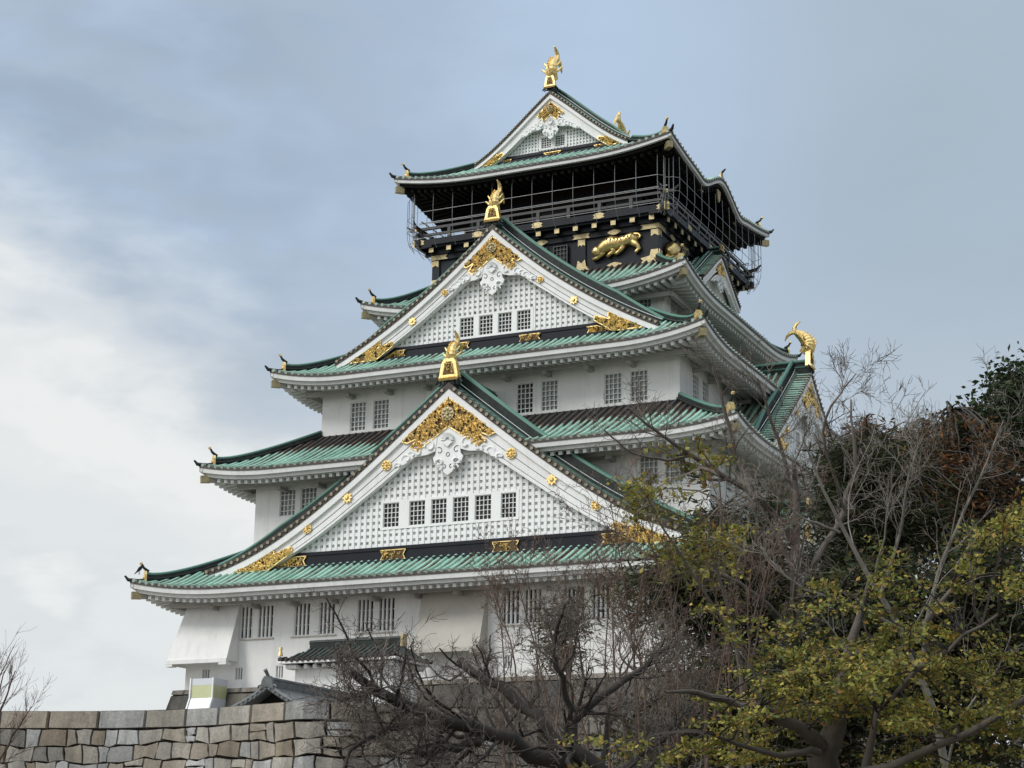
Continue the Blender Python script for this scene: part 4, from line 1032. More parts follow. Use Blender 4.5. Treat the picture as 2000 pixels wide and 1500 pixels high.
o = build_multi('roof', [(rf, M['hut_copper']), (cp, M['brown_edge']), (hr, M['ridge'])], hut, SH); un.build('eave', M['wood_white'], o, SH)
mb = MB(); V = [(cx-ax+.1, cy-ay+.1, ze+.25)]; tube(mb, [V[0], (V[0][0], V[0][1], V[0][2]+.25)], [.12, .07], 8); tube(mb, [(V[0][0], V[0][1], V[0][2]+.27), (V[0][0], V[0][1], V[0][2]+.42)], [.09, .07], 8); mb.build('corner_ornament', M['gold'], o, SH)
mb = MB(); box(mb, cx+2.51, cx+2.65, cy-.22, cy+.22, zr-.1, zr+.5); mb.build('ridge_end_plate', M['gold_dull'], o, SH)

# grey tiled gate roof
gate = empty('tiled_gate', (-.98, -28, -5.9), 'small gate with a grey tiled gable roof just behind the stone wall', 'gate')
gx, gy0, gy1, gz = -.98, -32.2, -23.8, -1.78; SG = shift(-.98, -28, -5.9)
rf, cp, rd, un = MB(), MB(), MB(), MB()
for sg in (-1, 1):
    def f(U, V, sg=sg): x = 1.75*V; return np.stack([gx+sg*x, U, gz-1.15*V+.25*V*V-.0*U], -1)
    rollsheet(rf, f, gy0+.02, gy1, .24, 8, r=.065, pat=lambda U, V: 0*U, caps=cp)
    t = np.linspace(0, 1, 9)
    P = np.stack([gx+sg*1.75*t, 0*t+gy0-.0, gz-1.15*t+.25*t*t+.05], -1)
    tube(rd, P, .10, 6); tube(rd, P-np.array([0, .02, .12]), .06, 5)
    for q in np.linspace(.06, .97, 8): c_ = np.array([gx+sg*1.75*q, gy0-.1, gz-1.15*q+.25*q*q-.02]); tube(rd, [c_, c_+[0, .1, 0]], .075, 8)
box(rd, gx-.11, gx+.11, gy0+.1, gy1, gz, gz+.26); tube(rd, [(gx, gy0+.05, gz+.32), (gx, gy1, gz+.32)], .10, 8)
extr(rd, [(gx-.32, gz-.1), (gx-.26, gz+.25), (gx-.15, gz+.42), (gx+.15, gz+.42), (gx+.26, gz+.25), (gx+.32, gz-.1), (gx, gz-.02)], gy0-.12, gy0+.06)
for sg in (-1, 1):
    t = np.linspace(0, 5, 10); tube(rd, np.stack([gx+sg*(.34+.12*np.cos(t)*(1-t/8)), 0*t+gy0-.08, gz-.06+.12*np.sin(t)*(1-t/8)], -1), .045, 5, upv=(0, 1, 0))
tube(rd, [(gx, gy0, gz+.38), (gx-.03, gy0-.1, gz+.55), (gx-.05, gy0-.22, gz+.68)], [.08, .075, .085], 8)
box(un, gx-1.3, gx+1.3, gy0+.9, gy1-.5, -5.9, gz-1.05)
extr(un, [(gx-1.5, gz-1.1), (gx, gz-.2), (gx+1.5, gz-1.1)], gy0+.5, gy0+.6)
build_multi('roof', [(rf, M['tile_grey']), (cp, M['tile_grey'])], gate, SG); rd.build('ridge', M['tile_grey'], gate, SG); un.build('timber_frame', M['black_matt'], gate, SG)

# crow on the lowest left corner tile
crow = MB(); c0 = np.array([-17.72, -19.4, 6.10])
K = lambda *p_: [c0+np.array(q)*1.15 for q in p_]
tube(crow, K((.28, 0, -.02), (.12, 0, .10), (0, 0, .2), (-.0, 0, .2), (-.10, 0, .30), (-.18, 0, .37), (-.24, 0, .36)), [.015, .05, .095, .10, .085, .055, .015], 8)
crow.v = [np.stack([2*c0[0]-v_[:, 0], v_[:, 1], v_[:, 2]], -1) for v_ in crow.v]
tube(crow, K((.0, .03, .12), (.0, .03, -.06)), .012, 4); tube(crow, K((.0, -.03, .12), (.0, -.03, -.06)), .012, 4)
o = crow.build('crow', M['crow'], smooth=True); tag(o, 'black crow perched on the gold tipped lowest left roof corner', 'crow')
#@@TREES
# ================================================================== TREES
def veg_mat(name, rough=.7, transl=True):
    m = bpy.data.materials.new(name); m.use_nodes = True; t = m.node_tree; b = t.nodes['Principled BSDF']; b.inputs['Roughness'].default_value = rough
    b.inputs['Specular IOR Level'].default_value = .25
    A = t.nodes.new('ShaderNodeAttribute'); A.attribute_name = 'tc'; t.links.new(A.outputs['Vector'], b.inputs['Base Color'])
    if transl:
        tr = t.nodes.new('ShaderNodeBsdfTranslucent'); t.links.new(A.outputs['Vector'], tr.inputs[0])
        mx = t.nodes.new('ShaderNodeMixShader'); mx.inputs[0].default_value = .3; t.links.new(b.outputs[0], mx.inputs[1]); t.links.new(tr.outputs[0], mx.inputs[2])
        t.links.new(mx.outputs[0], t.nodes['Material Output'].inputs[0])
    return m
M['leaf'] = veg_mat('leaf'); M['needle'] = veg_mat('needle_foliage', .8)
def bark_mat(name, c1, c2):
    m = mat(name, c1, .9, var=.5, vscale=2.5, bump=.8, bscale=9, stretch=(1, 1, .35)); return m
M['bark_dark'] = bark_mat('dark_cherry_bark', (.040, .033, .028), 0); M['bark_grey'] = bark_mat('grey_brown_bark', (.135, .112, .095), 0)
M['bark_mid'] = bark_mat('mid_grey_bark', (.085, .072, .058), 0); M['bark_red'] = bark_mat('reddish_twig_bark', (.135, .090, .070), 0); M['bark_pale'] = bark_mat('pale_grey_bark', (.20, .18, .155), 0)
def tubes(mb, P, Rr, n=3):
    """batch of polylines P (b, m, 3) with radii Rr (b, m)"""
    b, m = P.shape[:2]
    T = np.gradient(P, axis=1); T /= np.linalg.norm(T, axis=2, keepdims=True)+1e-9
    ref = np.where(np.abs(T[..., 2:3]) > .8, np.array([1., 0, 0]), np.array([0, 0, 1.]))
    S = np.cross(T, ref); S /= np.linalg.norm(S, axis=2, keepdims=True)+1e-9; U = np.cross(S, T)
    th = np.arange(n)/n*2*math.pi
    V = P[:, :, None]+Rr[:, :, None, None]*(np.cos(th)[:, None]*S[:, :, None]+np.sin(th)[:, None]*U[:, :, None])
    i = np.arange(m-1)[:, None]*n; j = np.arange(n)[None]; k = (j+1) % n
    q = np.stack([i+j, i+k, i+n+k, i+n+j], -1).reshape(-1, 4)
    Q = (np.arange(b)[:, None, None]*(m*n)+q[None]).reshape(-1, 4); mb.add(V.reshape(-1, 3), Q)
def unit(v): return v/(np.linalg.norm(v, axis=-1, keepdims=True)+1e-9)
def grow(rg, P, Rr, per, frac, lrat, ang, up, wob, rmin, m=6, t0=.2, rrat=.55, lmin=0.):
    """children of a batch of branches; returns new batch"""
    b = P.shape[0]; L_ = np.linalg.norm(np.diff(P, axis=1), axis=2).sum(1)
    n = rg.poisson(per, b) if per < 30 else np.full(b, int(per)); idx = np.repeat(np.arange(b), n); k = len(idx)
    if k == 0: return P[:0], Rr[:0]
    t = t0+(1-t0)*rg.random(k)**.85; ft = t*(P.shape[1]-1); i0 = np.minimum(ft.astype(int), P.shape[1]-2); f = (ft-i0)[:, None]
    base = P[idx, i0]*(1-f)+P[idx, i0+1]*f; tg = unit(P[idx, i0+1]-P[idx, i0])
    r0 = (Rr[idx, i0]*(1-f[:, 0])+Rr[idx, i0+1]*f[:, 0])*rrat*rg.uniform(.7, 1.1, k)
    perp = unit(np.cross(tg, rg.normal(size=(k, 3)))); a = np.deg2rad(rg.normal(ang, ang*.3, k))[:, None]
    d = unit(tg*np.cos(a)+perp*np.sin(a)); ln = np.maximum(L_[idx]*lrat*rg.uniform(.55, 1.25, k)*(1.15-.5*t), lmin)
    out = np.zeros((k, m, 3)); out[:, 0] = base; st = (ln/(m-1))[:, None]
    for q in range(1, m):
        d = unit(d+rg.normal(size=(k, 3))*wob+np.array([0, 0, up])); out[:, q] = out[:, q-1]+d*st
    rr_ = np.maximum(r0, rmin)[:, None]*np.linspace(1, .35, m)[None]; return out, np.maximum(rr_, rmin*.7)
def resample(pts, m):
    pts = np.array(pts, float); s_ = np.concatenate([[0], np.cumsum(np.linalg.norm(np.diff(pts[:, :3], axis=0), axis=1))]); t = np.linspace(0, s_[-1], m)
    o = np.stack([np.interp(t, s_, pts[:, i]) for i in range(pts.shape[1])], -1)
    for _ in range(2): o[1:-1] = (o[:-2]+2*o[1:-1]+o[2:])/4
    return o
def limbs(spec, rg, rough=.02):
    """spec: lists of (u, v, depth, radius_in_photo_pixels)"""
    out = []
    for l in spec:
        pts = []
        for u, v, d, w in l: p = at(u, v, d); pts.append((*p, w*d/3593.77))
        o = resample(pts, 12); o[1:-1, :3] += rg.normal(size=(10, 3))*o[1:-1, 3:4]*.5; out.append(o)
    A = np.array(out); return A[..., :3], A[..., 3]
def leaves(mb, rg, C, size, pal, n_per=1, spread=.0, flat=.5, var=.25, aspect=.6, drop=0.):
    C = np.repeat(C, n_per, 0)+rg.normal(size=(len(C)*n_per, 3))*spread; k = len(C)
    ax = unit(rg.normal(size=(k, 3))*np.array([1, 1, .6])-np.array([0, 0, drop])); nn = unit(rg.normal(size=(k, 3))+np.array([0, 0, flat])); bx = unit(np.cross(ax, nn)); nn = np.cross(bx, ax)
    sz = size*rg.uniform(.6, 1.35, k)[:, None]; w = sz*aspect
    V = np.stack([C, C+ax*sz*.5+bx*w*.5-nn*sz*.07, C+ax*sz, C+ax*sz*.5-bx*w*.5-nn*sz*.07], 1)
    pal = np.array(pal); ci = pal[rg.integers(0, len(pal), k)]*(1+rg.normal(0, var, (k, 1))).clip(.35, 1.7)
    mb.add(V.reshape(-1, 3), np.arange(k*4).reshape(-1, 4), a=np.repeat(ci, 4, 0))
def tips(P, f=.4): return P[:, int(P.shape[1]*f):].reshape(-1, 3)

def bare_tree(name, label, cat, spec, bark, seed, lv, group=None, rmin=.006, twigbark=None, roots=None, leafspec=None):
    rg = np.random.default_rng(seed); P, Rr = limbs(spec, rg); base = at(*roots) if roots else P[0, 0]
    t = empty(name, tuple(base), label, cat, group); mb, tw = MB(), MB()
    tubes(mb, P, Rr, 9); gen = [(P, Rr)]; lastP = []
    for i, a in enumerate(lv):
        src = gen[-1] if a.get('src') is None else tuple(np.concatenate([g[j] for g in gen if g[0].shape[1] == gen[-1][0].shape[1]]) for j in (0, 1))
        k_ = {q: w for q, w in a.items() if q not in ('src', 'n', 'cap')}
        Pn, Rn = grow(rg, src[0], src[1], rmin=rmin, **k_)
        if len(Pn) > 16000: kp = rg.permutation(len(Pn))[:16000]; Pn, Rn = Pn[kp], Rn[kp]
        tubes(mb if i == 0 else tw, Pn, Rn, 5 if i == 0 else 3); gen.append((Pn, Rn)); lastP.append(Pn)
    sh = shift(*base); mb.build('trunk', M[bark], t, sh, smooth=True); tw.build('twigs', M[twigbark or bark], t, sh)
    if leafspec:
        lf = MB(); Lp = leafspec
        C = np.concatenate([tips(p_, .3) for p_ in lastP[-2:]])
        if 'mask' in Lp: C = C[Lp['mask'](C)]
        rg.shuffle(C); C = C[:Lp['n']]; leaves(lf, rg, C, Lp['size'], Lp['pal'], Lp.get('per', 1), Lp.get('spread', .05), var=Lp.get('var', .25)); lf.build('leaves', M['leaf'], t, sh)
    return t, gen
def in_px(C, u0, u1, v0, v1):
    d = C-CAM; z = d@Fw; u = 1000+3593.77*(d@Rt)/z; v = 750-3593.77*(d@Up)/z; return (u > u0) & (u < u1) & (v > v0) & (v < v1)
GY = -11.9
YEL = [(.225, .215, .042), (.19, .20, .042), (.15, .165, .038), (.27, .235, .05), (.11, .13, .033), (.30, .245, .06), (.21, .20, .06), (.29, .18, .045)]

# cherry tree with heavy dark limbs, bare
d0 = 24.
spec = [
 [(1170, 1900, d0, 30), (1180, 1700, d0, 26), (1190, 1560, d0, 22), (1160, 1500, d0, 19), (1110, 1462, d0-.1, 17)],
 [(1175, 1560, d0, 20), (1090, 1480, d0-.2, 17), (1000, 1440, d0-.4, 15), (915, 1425, d0-.8, 14), (830, 1398, d0-1.1, 12), (760, 1365, d0-1.4, 11), (715, 1335, d0-1.5, 9), (690, 1316, d0-1.6, 8)],
 [(1160, 1520, d0, 15), (1105, 1465, d0+.1, 13), (1050, 1400, d0+.4, 12), (1005, 1368, d0+.6, 11), (950, 1328, d0+.8, 10), (918, 1302, d0+.9, 8), (897, 1288, d0+1, 8)],
 [(960, 1432, d0-.6, 9), (900, 1460, d0-.9, 8), (840, 1468, d0-1.2, 7), (812, 1470, d0-1.4, 5)],
 [(860, 1408, d0-1., 8), (800, 1412, d0-1.3, 7), (735, 1432, d0-1.7, 5), (690, 1452, d0-2, 4), (672, 1475, d0-2.1, 3), (668, 1510, d0-2.2, 3)],
 [(1140, 1500, d0, 12), (1112, 1450, d0, 10), (1112, 1405, d0, 9), (1135, 1382, d0+.2, 8), (1190, 1353, d0+.5, 8), (1230, 1325, d0+.9, 7), (1262, 1293, d0+1.2, 5), (1310, 1262, d0+1.5, 4)],
 [(1113, 1405, d0, 7), (1103, 1345, d0-.2, 6), (1083, 1282, d0-.3, 6), (1082, 1240, d0-.4, 5), (1096, 1205, d0-.5, 4), (1104, 1180, d0-.6, 3)],
 [(1180, 1540, d0, 14), (1240, 1490, d0+.4, 10), (1300, 1440, d0+.9, 7), (1350, 1380, d0+1.4, 5)],
 [(760, 1365, d0-1.4, 6), (720, 1350, d0-1.7, 5), (690, 1362, d0-1.9, 4), (665, 1370, d0-2., 3)]]
bare_tree('cherry_tree', 'bare dark cherry tree with thick crooked limbs spreading in front of the castle base', 'tree', spec, 'bark_dark', 3,
          [dict(per=15, frac=1, lrat=.38, ang=62, up=.16, wob=.30, t0=.25, rrat=.42, lmin=.5), dict(per=8, frac=1, lrat=.50, ang=48, up=.08, wob=.28, rrat=.6, lmin=.28), dict(per=5.5, frac=1, lrat=.52, ang=48, up=.04, wob=.26, rrat=.7, lmin=.16)],
          rmin=.0042, twigbark='bark_grey', roots=(1170, 1930, d0))

# thicket of reddish whips right of the cherry
d0 = 31.
def whip_spec(us, v0, d, rg, top, w=3.2, lean=150):
    sp = []
    for u in us:
        l = rg.uniform(-lean, lean); t = top(u); dd = d+rg.uniform(-2, 2)
        sp.append([(u, v0, dd, w), (u+l*.15+rg.uniform(-25, 25), v0-(v0-t)*.3, dd+.2, w*.8), (u+l*.45+rg.uniform(-35, 35), v0-(v0-t)*.65, dd+.5, w*.5), (u+l, t, dd+.5, w*.2)])
    return sp
rgA = np.random.default_rng(8)
bare_tree('shrub', 'bare reddish brown shrub of upright whips in the middle right', 'shrub',
          whip_spec(np.linspace(980, 1480, 22), 1640, 30, rgA, lambda u: 1170-max(0, (u-960))*.45+rgA.uniform(-60, 90)), 'bark_red', 12,
          [dict(per=9, frac=1, lrat=.30, ang=30, up=.10, wob=.16, t0=.25, rrat=.55), dict(per=7, frac=1, lrat=.42, ang=38, up=.05, wob=.20, rrat=.6), dict(per=5.5, frac=1, lrat=.45, ang=42, up=.03, wob=.22, rrat=.7)], rmin=.0045, roots=(1200, 1950, 30))
# tall bare tree whose crown crosses the right face of the castle
d0 = 36.
spec = [
 [(1575, 1850, d0, 24), (1568, 1600, d0, 20), (1560, 1350, d0, 16), (1556, 1180, d0, 12), (1552, 1060, d0, 10), (1549, 960, d0, 7), (1550, 900, d0, 4)],
 [(1552, 1060, d0, 8), (1520, 1010, d0, 6), (1470, 965, d0-.3, 6), (1420, 930, d0-.5, 5), (1350, 890, d0-.8, 5), (1290, 850, d0-1, 3), (1230, 800, d0-1.2, 2)],
 [(1470, 965, d0-.3, 5), (1440, 900, d0, 4), (1420, 820, d0, 4), (1405, 760, d0, 3), (1392, 720, d0, 2)],
 [(1556, 1150, d0, 8), (1600, 1090, d0+.4, 6), (1650, 1000, d0+.8, 5), (1680, 900, d0+1, 4), (1660, 830, d0+1.2, 3), (1662, 780, d0+1.3, 1.5)],
 [(1650, 1000, d0+.8, 4), (1620, 900, d0+.5, 3), (1600, 820, d0+.4, 3), (1640, 770, d0+.4, 2), (1672, 730, d0+.6, 1)],
 [(1558, 1250, d0, 8), (1500, 1180, d0-.5, 6), (1430, 1130, d0-1, 5), (1350, 1100, d0-1.3, 4), (1250, 1080, d0-1.8, 3)],
 [(1350, 890, d0-.8, 3), (1300, 900, d0-1, 3), (1240, 890, d0-1.2, 2), (1180, 840, d0-1.4, 1.5)],
 [(1549, 960, d0, 5), (1530, 880, d0, 4), (1500, 800, d0-.3, 3), (1480, 740, d0-.4, 2)]]
bare_tree('bare_tree', 'tall bare grey tree whose crown crosses the right side of the castle', 'tree', spec, 'bark_grey', 21,
          [dict(per=8, frac=1, lrat=.28, ang=46, up=.12, wob=.20, t0=.2, rrat=.5, lmin=.8), dict(per=6, frac=1, lrat=.46, ang=42, up=.08, wob=.22, rrat=.6, lmin=.4), dict(per=4.5, frac=1, lrat=.5, ang=42, up=.05, wob=.22, rrat=.7, lmin=.25)], rmin=.0055,
          roots=(1575, 1900, 36), leafspec=dict(n=220, size=.16, pal=YEL, per=2, spread=.08, mask=lambda C: in_px(C, 1180, 1460, 860, 1180) & (np.sin(C[:, 0]*2.1)+np.sin(C[:, 2]*2.7) > .5)))
bare_tree('bare_tree', 'leaning bare tree with pale fine twigs before the dark pines at right', 'tree',
          [[(1900, 1900, 27, 9), (1860, 1500, 27, 8), (1800, 1300, 27, 7), (1720, 1160, 27, 5), (1640, 1040, 27, 4), (1600, 940, 27, 3), (1570, 860, 27, 1.5)],
           [(1800, 1300, 27, 5), (1820, 1150, 27, 4), (1870, 1020, 27, 3), (1930, 900, 27, 2), (1960, 820, 27, 1)], [(1720, 1160, 27, 4), (1760, 1040, 27, 3), (1770, 940, 27, 2), (1800, 850, 27, 1)],
           [(1760, 1230, 27, 4), (1660, 1180, 26.6, 3), (1560, 1150, 26.4, 2.5), (1490, 1080, 26.3, 1.5)], [(1640, 1040, 27, 3), (1560, 1010, 26.8, 2), (1500, 950, 26.6, 1)]], 'bark_pale', 88,
          [dict(per=9, frac=1, lrat=.34, ang=44, up=.10, wob=.20, t0=.25, rrat=.5, lmin=.6), dict(per=7, frac=1, lrat=.46, ang=42, up=.05, wob=.22, rrat=.6, lmin=.3), dict(per=4, frac=1, lrat=.5, ang=42, up=.03, wob=.24, rrat=.7, lmin=.18)], rmin=.0034, roots=(1900, 1950, 27))
# pale bare crowns on the right skyline
for i, (u, v, sd) in enumerate(((1745, 840, 31), (1850, 830, 37), (1940, 860, 41))):
    d0 = 44+i*1.5
    spec = [[(u+60, 1900, d0, 16), (u+50, 1500, d0, 12), (u+25, 1150, d0, 9), (u+10, 980, d0, 6), (u, v+100, d0, 4), (u+5, v+10, d0, 1.5)],
            [(u+25, 1150, d0, 7), (u-40, 1010, d0, 5), (u-90, 900, d0, 3), (u-130, v+60, d0, 1.5)], [(u+20, 1050, d0, 6), (u+60, 960, d0, 4), (u+90, 880, d0, 3), (u+95, v+60, d0, 1.5)],
            [(u+12, 980, d0, 5), (u-30, 900, d0, 3), (u-50, v+40, d0, 1.5)]]
    bare_tree('bare_tree', ('slender pale bare tree left of the brown foliage on the right skyline', 'bare pale tree rising through the rust brown foliage at right', 'bare pale tree at the right edge below the evergreen')[i], 'tree', spec, 'bark_pale' if i else 'bark_grey', sd,
              [dict(per=9, frac=1, lrat=.20, ang=38, up=.12, wob=.18, t0=.35, rrat=.5, lmin=.7), dict(per=6, frac=1, lrat=.44, ang=40, up=.08, wob=.2, rrat=.6, lmin=.4), dict(per=4.5, frac=1, lrat=.5, ang=40, up=.06, wob=.22, rrat=.7, lmin=.25)], rmin=.0065,
              group='pale bare trees on the right skyline', roots=(u+60, 1750, d0))
# small bare tree at the left edge
d0 = 30.
spec = [[(-70, 1800, d0, 7), (-60, 1600, d0, 6), (-45, 1450, d0, 5), (-20, 1350, d0, 4), (-2, 1300, d0, 1.2)], [(-60, 1560, d0, 4), (-30, 1450, d0, 3), (5, 1380, d0, 2), (30, 1310, d0, 1)],
        [(-60, 1600, d0, 3), (-10, 1500, d0, 2), (30, 1430, d0, 1.5), (62, 1380, d0, .8)], [(-50, 1480, d0, 2), (-25, 1400, d0, 2), (-15, 1330, d0, 1), (-8, 1290, d0, .7)]]
bare_tree('bare_tree', 'small bare bush like tree at the left edge over the stone wall', 'tree', spec, 'bark_red', 51,
          [dict(per=17, frac=1, lrat=.30, ang=28, up=.12, wob=.14, t0=.3, rrat=.5, lmin=.4), dict(per=9, frac=1, lrat=.5, ang=28, up=.10, wob=.16, rrat=.6, lmin=.2)], rmin=.003, roots=(-70, 1760, 30))

bare_tree('shrub', 'low grey brown bare brush behind the cherry tree at the foot of the castle', 'shrub',
          whip_spec(np.linspace(800, 1420, 26), 1680, 33, np.random.default_rng(77), lambda u: 1395-max(0, (u-900))*.22+rgA.uniform(-45, 60), w=3), 'bark_grey', 78,
          [dict(per=11, frac=1, lrat=.34, ang=40, up=.05, wob=.2, t0=.15, rrat=.55), dict(per=8, frac=1, lrat=.45, ang=45, up=.03, wob=.24, rrat=.6), dict(per=4, frac=1, lrat=.5, ang=45, up=.02, wob=.24, rrat=.7)], rmin=.005, roots=(1100, 1850, 33))
# leafy crowns: clumps of leaves on real branches
def leafy(name, label, cat, trunk, clumps, d, seed, pal, size, n, bark='bark_dark', group=None, root=None, per=10, csz=26, drop=0., aspect=.6, matn='leaf', dvar=1.5, flatz=.55, spray=1, slen=0., maxf=4.5, twb=None):
    """trunk: limb spec; clumps: ellipses (u, v, ru, rv, weight) in photo pixels through which leafy sprays are spread in depth"""
    rg = np.random.default_rng(seed); P, Rr = limbs(trunk, rg); base = at(*root); sh = shift(*base); t = empty(name, tuple(base), label, cat, group)
    w = np.array([c_[4] for c_ in clumps]); w = w/w.sum(); ns_ = max(1, n//spray); pick = rg.choice(len(clumps), ns_, p=w); C = []
    for q in pick:
        u, v, ru, rv = clumps[q][:4]; a = rg.uniform(0, 2*math.pi); r_ = math.sqrt(rg.uniform(0, 1)); dd = d+rg.normal()*dvar*(1-.4*r_)
        C.append(at(u+ru*r_*math.cos(a), v+rv*r_*math.sin(a), dd))
    C = np.array(C); lim = P.reshape(-1, 3)
    dist = np.linalg.norm(C[:, None]-lim[None], axis=2)+rg.uniform(0, .8, (ns_, len(lim))); near = lim[dist.argmin(1)]; dmin = dist.min(1)
    far = dmin > maxf; near[far] = C[far]+unit(near[far]-C[far]+np.array([0, 0, -.6]))*maxf*.5
    # each spray: a curved feeder that ends in a leafy, slightly drooping run
    out = unit(unit(C-near)*np.array([1, 1, .35])+rg.normal(size=(ns_, 3))*.45*np.array([1, 1, .4])); tip = C+out*slen
    tt = np.linspace(0, 1, 9)[None, :, None]; mid = near+(C-near)*.45+np.array([0, 0, 1.])*(.16*dmin.clip(0, maxf))[:, None]+rg.normal(size=(ns_, 3))*.12
    B4 = ((1-tt)**3*near[:, None]+3*(1-tt)**2*tt*mid[:, None]+3*(1-tt)*tt**2*C[:, None]+tt**3*tip[:, None])
    B4[:, 1:] += np.cumsum(rg.normal(size=(ns_, 8, 3))*.022, axis=1)
    mb = MB(); tubes(mb, P, Rr, 9); mb.build('trunk', M[bark], t, sh, smooth=True)
    tw = MB(); tubes(tw, B4, np.linspace(.016, .004, 9)[None].repeat(ns_, 0)*(d/24)*rg.uniform(.6, 1.2, (ns_, 1)), 3)
    sp_ = csz*d/3593.77; f_ = rg.uniform(.45, 1.0, (ns_, spray)) if spray > 1 else np.ones((ns_, 1)); ix = f_*8; i0 = np.minimum(ix.astype(int), 7); fr = (ix-i0)[..., None]; rr_ = np.arange(ns_)[:, None]
    CC = (B4[rr_, i0]*(1-fr)+B4[rr_, i0+1]*fr).reshape(-1, 3); m_ = len(CC)
    if spray > 1:
        side_ = rg.normal(size=(m_, 3))*np.array([1, 1, .35])*sp_*.9; e_ = CC+side_; ml = (CC+e_)/2+np.array([0, 0, .02]); tubes(tw, np.stack([CC, ml, e_], 1), np.tile([.006, .005, .003], (m_, 1))*(d/24), 3)
    tw.build('twigs', M[twb or bark], t, sh)
    lf = MB(); sub = CC[:, None]+rg.normal(size=(m_, per, 3))*sp_*np.array([1.1, 1.1, flatz]); tone = np.repeat(np.repeat((1+rg.normal(0, .22, ns_)).clip(.5, 1.6), m_//ns_), per)
    leaves(lf, rg, sub.reshape(-1, 3), size, pal, 1, 0, aspect=aspect, drop=drop); lf.a[-1] = lf.a[-1]*np.repeat(tone, 4)[:, None]
    lf.build('leaves', M[matn], t, sh); return t
PINE = [(.030, .042, .018), (.042, .052, .022), (.022, .030, .014), (.055, .058, .026), (.05, .046, .022)]
EVG = [(.020, .032, .012), (.030, .046, .016), (.014, .022, .009), (.040, .055, .02)]
RUST = [(.075, .06, .03), (.06, .055, .03), (.16, .065, .022), (.12, .055, .022), (.09, .05, .025), (.20, .09, .03), (.07, .045, .025)]
OLV = [(.085, .085, .030), (.06, .065, .024), (.12, .11, .035), (.05, .05, .02)]
def trunkline(u0, u1, v1, d, w): return [[(u0, 1880, d, w), (u0+(u1-u0)*.3, 1500, d, w*.8), (u0+(u1-u0)*.7, (1500+v1)/2, d, w*.55), (u1, v1, d, w*.2)]]
leafy('evergreen_tree', 'dark glossy evergreen tree rising at the top right edge', 'tree', trunkline(2010, 1975, 760, 47, 20)+[[(1990, 1100, 47, 8), (1930, 950, 47, 5), (1880, 850, 47, 3)]],
      [(1985, 800, 60, 75, 3), (1930, 850, 80, 60, 3), (1850, 880, 70, 50, 2), (1960, 960, 110, 110, 4), (1880, 1000, 110, 100, 3), (1778, 880, 55, 40, .7), (1990, 735, 22, 35, .5)], 47, 61, EVG, .17, 900, per=16, csz=20, root=(2010, 1760, 47))
leafy('rust_leaved_tree', 'conifer with rust brown autumn foliage at the right', 'tree', trunkline(1850, 1860, 800, 45, 16)+[[(1850, 1100, 45, 7), (1760, 960, 45, 5), (1700, 880, 45, 3)]],
      [(1850, 880, 120, 70, 3), (1920, 960, 110, 90, 3), (1780, 960, 90, 80, 2.5), (1860, 1050, 170, 90, 3), (1700, 850, 40, 30, .5)], 43.5, 62, RUST, .16, 620, bark='bark_grey', twb='bark_dark', per=14, csz=18, aspect=.3, root=(1850, 1760, 43.5), drop=.3)
leafy('pine_tree', 'dark green pine right of the side gable', 'tree', trunkline(1660, 1660, 880, 42, 18)+[[(1660, 1150, 42, 8), (1740, 1020, 42, 5), (1760, 930, 42, 3)]],
      [(1660, 960, 55, 70, 3), (1720, 900, 70, 50, 2.5), (1680, 1060, 110, 90, 4), (1770, 1000, 100, 80, 3), (1640, 1150, 100, 80, 3), (1640, 905, 25, 30, .6)], 42, 63, PINE, .24, 900, per=15, csz=20, aspect=.18, matn='needle', root=(1660, 1760, 42), drop=.2)
leafy('pine_tree', 'dull olive pine in front of the lower right corner of the castle', 'tree', trunkline(1420, 1400, 1010, 39, 16)+[[(1415, 1250, 39, 7), (1490, 1120, 39, 5), (1500, 1040, 39, 3)], [(1415, 1300, 39, 7), (1340, 1200, 39, 5), (1310, 1110, 39, 3)]],
      [(1400, 1090, 90, 80, 3), (1340, 1150, 80, 80, 3), (1460, 1160, 90, 90, 3), (1420, 1270, 150, 100, 4), (1500, 1000, 50, 60, .8), (1240, 1160, 55, 60, .8), (1600, 1180, 90, 90, 2), (1400, 1020, 40, 40, .8)], 38, 64, PINE+OLV[:2], .22, 820, per=15, csz=20, aspect=.2, matn='needle', root=(1420, 1760, 38), drop=.2)
leafy('small_pine', 'small round dark pine before the white ground storey windows', 'tree', trunkline(1110, 1105, 1190, 40, 8), [(1090, 1235, 50, 55, 2), (1110, 1200, 45, 35, 1), (1120, 1290, 55, 40, 1)], 41, 65, PINE+OLV, .2, 48, per=24, csz=17, twb='bark_dark', aspect=.2, matn='needle', root=(1110, 1760, 41))
leafy('undergrowth_tree', 'dense dark olive tree filling the lower right background', 'tree', trunkline(1650, 1640, 1180, 33, 18)+[[(1650, 1450, 33, 8), (1800, 1300, 33, 5), (1900, 1180, 33, 3)], [(1650, 1500, 33, 8), (1500, 1400, 33, 5), (1400, 1330, 33, 3)]],
      [(1500, 1380, 170, 110, 4), (1680, 1270, 160, 110, 4), (1860, 1220, 170, 120, 4), (1700, 1430, 260, 100, 5), (1930, 1380, 120, 140, 3), (1330, 1440, 130, 80, 2), (1920, 1100, 90, 70, 1.5), (1960, 1250, 90, 150, 2), (1750, 1150, 120, 60, 1.5)], 33, 66, OLV+EVG+[(.085, .062, .036), (.065, .055, .035)], .12, 1900, per=16, csz=24, root=(1650, 1950, 33), dvar=1.2)
d0 = 21.
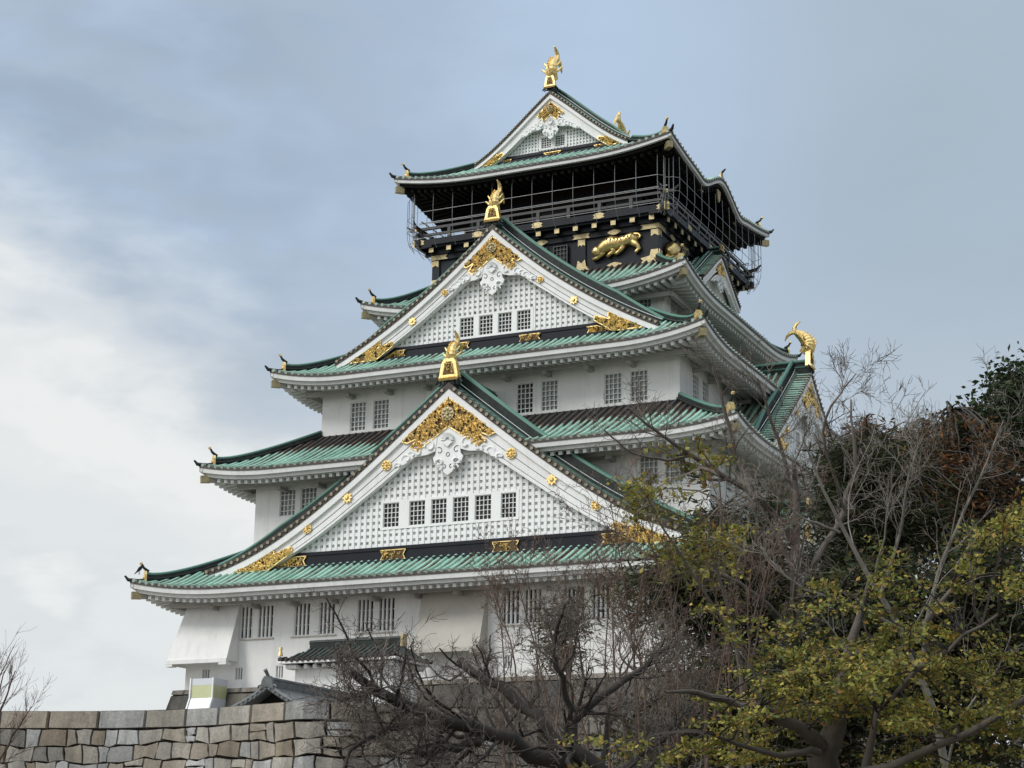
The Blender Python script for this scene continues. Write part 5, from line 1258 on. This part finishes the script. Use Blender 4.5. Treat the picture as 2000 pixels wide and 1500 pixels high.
leafy('maple_tree', 'yellow green leaved tree with a thick pale trunk filling the lower right', 'tree',
      [[(1625, 1950, d0, 46), (1618, 1700, d0, 44), (1610, 1520, d0, 40), (1604, 1450, d0, 28), (1626, 1380, d0, 17), (1640, 1330, d0+.2, 13), (1660, 1250, d0+.4, 9), (1690, 1180, d0+.6, 7), (1700, 1120, d0+.7, 2)],
       [(1604, 1455, d0, 15), (1545, 1398, d0-.3, 11), (1460, 1376, d0-.6, 9), (1390, 1362, d0-.9, 7), (1340, 1348, d0-1.2, 5), (1300, 1352, d0-1.3, 2)],
       [(1560, 1560, d0, 13), (1650, 1510, d0-.4, 10), (1760, 1485, d0-.8, 8), (1880, 1440, d0-1.2, 7), (2000, 1370, d0-1.5, 6), (2060, 1320, d0-1.6, 5)],
       [(1640, 1330, d0+.2, 8), (1720, 1300, d0+.4, 6), (1800, 1240, d0+.8, 7), (1860, 1150, d0+1, 4)],
       [(1690, 1500, d0-.5, 9), (1700, 1400, d0-.5, 6), (1800, 1300, d0-.6, 5), (1950, 1200, d0-.7, 3)],
       [(1600, 1470, d0-.2, 8), (1530, 1480, d0-.6, 6), (1430, 1450, d0-.9, 4), (1380, 1430, d0-1.1, 3)]],
      [(1790, 1170, 90, 45, 1.6), (1930, 1130, 90, 80, 2.6), (1650, 1180, 70, 35, .9), (1530, 1230, 50, 25, .4), (1490, 1300, 80, 35, 1.1), (1650, 1290, 110, 45, 1.6), (1830, 1280, 150, 80, 3.4), (1530, 1360, 140, 40, 1.7),
       (1760, 1370, 150, 55, 2.4), (1910, 1390, 110, 80, 2.4), (1450, 1430, 100, 45, 1.3), (1720, 1430, 90, 50, 1.3), (1830, 1470, 190, 40, 1.4), (1390, 1480, 90, 35, .8), (1960, 1020, 55, 55, .8), (1240, 1480, 60, 30, .3), (1540, 1440, 60, 40, .7), (1600, 1350, 60, 60, .8), (1480, 1240, 60, 30, .5), (1620, 1240, 60, 30, .6), (1700, 1330, 80, 60, 1.2)], d0-.2, 67, YEL, .064, 1500,
      bark='bark_mid', twb='bark_dark', per=11, csz=11, root=(1625, 1960, d0), dvar=1.3, flatz=.40, spray=10, slen=.55, maxf=2.6)
leafy('maple_sapling', 'thin sapling with sparse yellow leaves reaching up before the right side of the castle', 'sapling',
      [[(1470, 1850, 29, 6), (1462, 1500, 29, 5), (1440, 1250, 29, 4), (1400, 1100, 29, 3), (1385, 1040, 29, 2)], [(1440, 1250, 29, 3), (1350, 1120, 28.8, 2.5), (1290, 1020, 28.6, 2), (1250, 950, 28.5, 1.5)], [(1400, 1100, 29, 2.5), (1410, 1000, 29, 2), (1400, 890, 29, 1)]],
      [(1410, 1070, 55, 40, 1.5), (1250, 955, 50, 35, 1), (1310, 990, 60, 40, .8), (1395, 880, 40, 30, .5), (1350, 1080, 60, 40, .8)], 29, 68, YEL, .085, 170, bark='bark_grey', per=9, csz=11, root=(1470, 1900, 29), dvar=.6, spray=6, slen=.5, maxf=1.8)
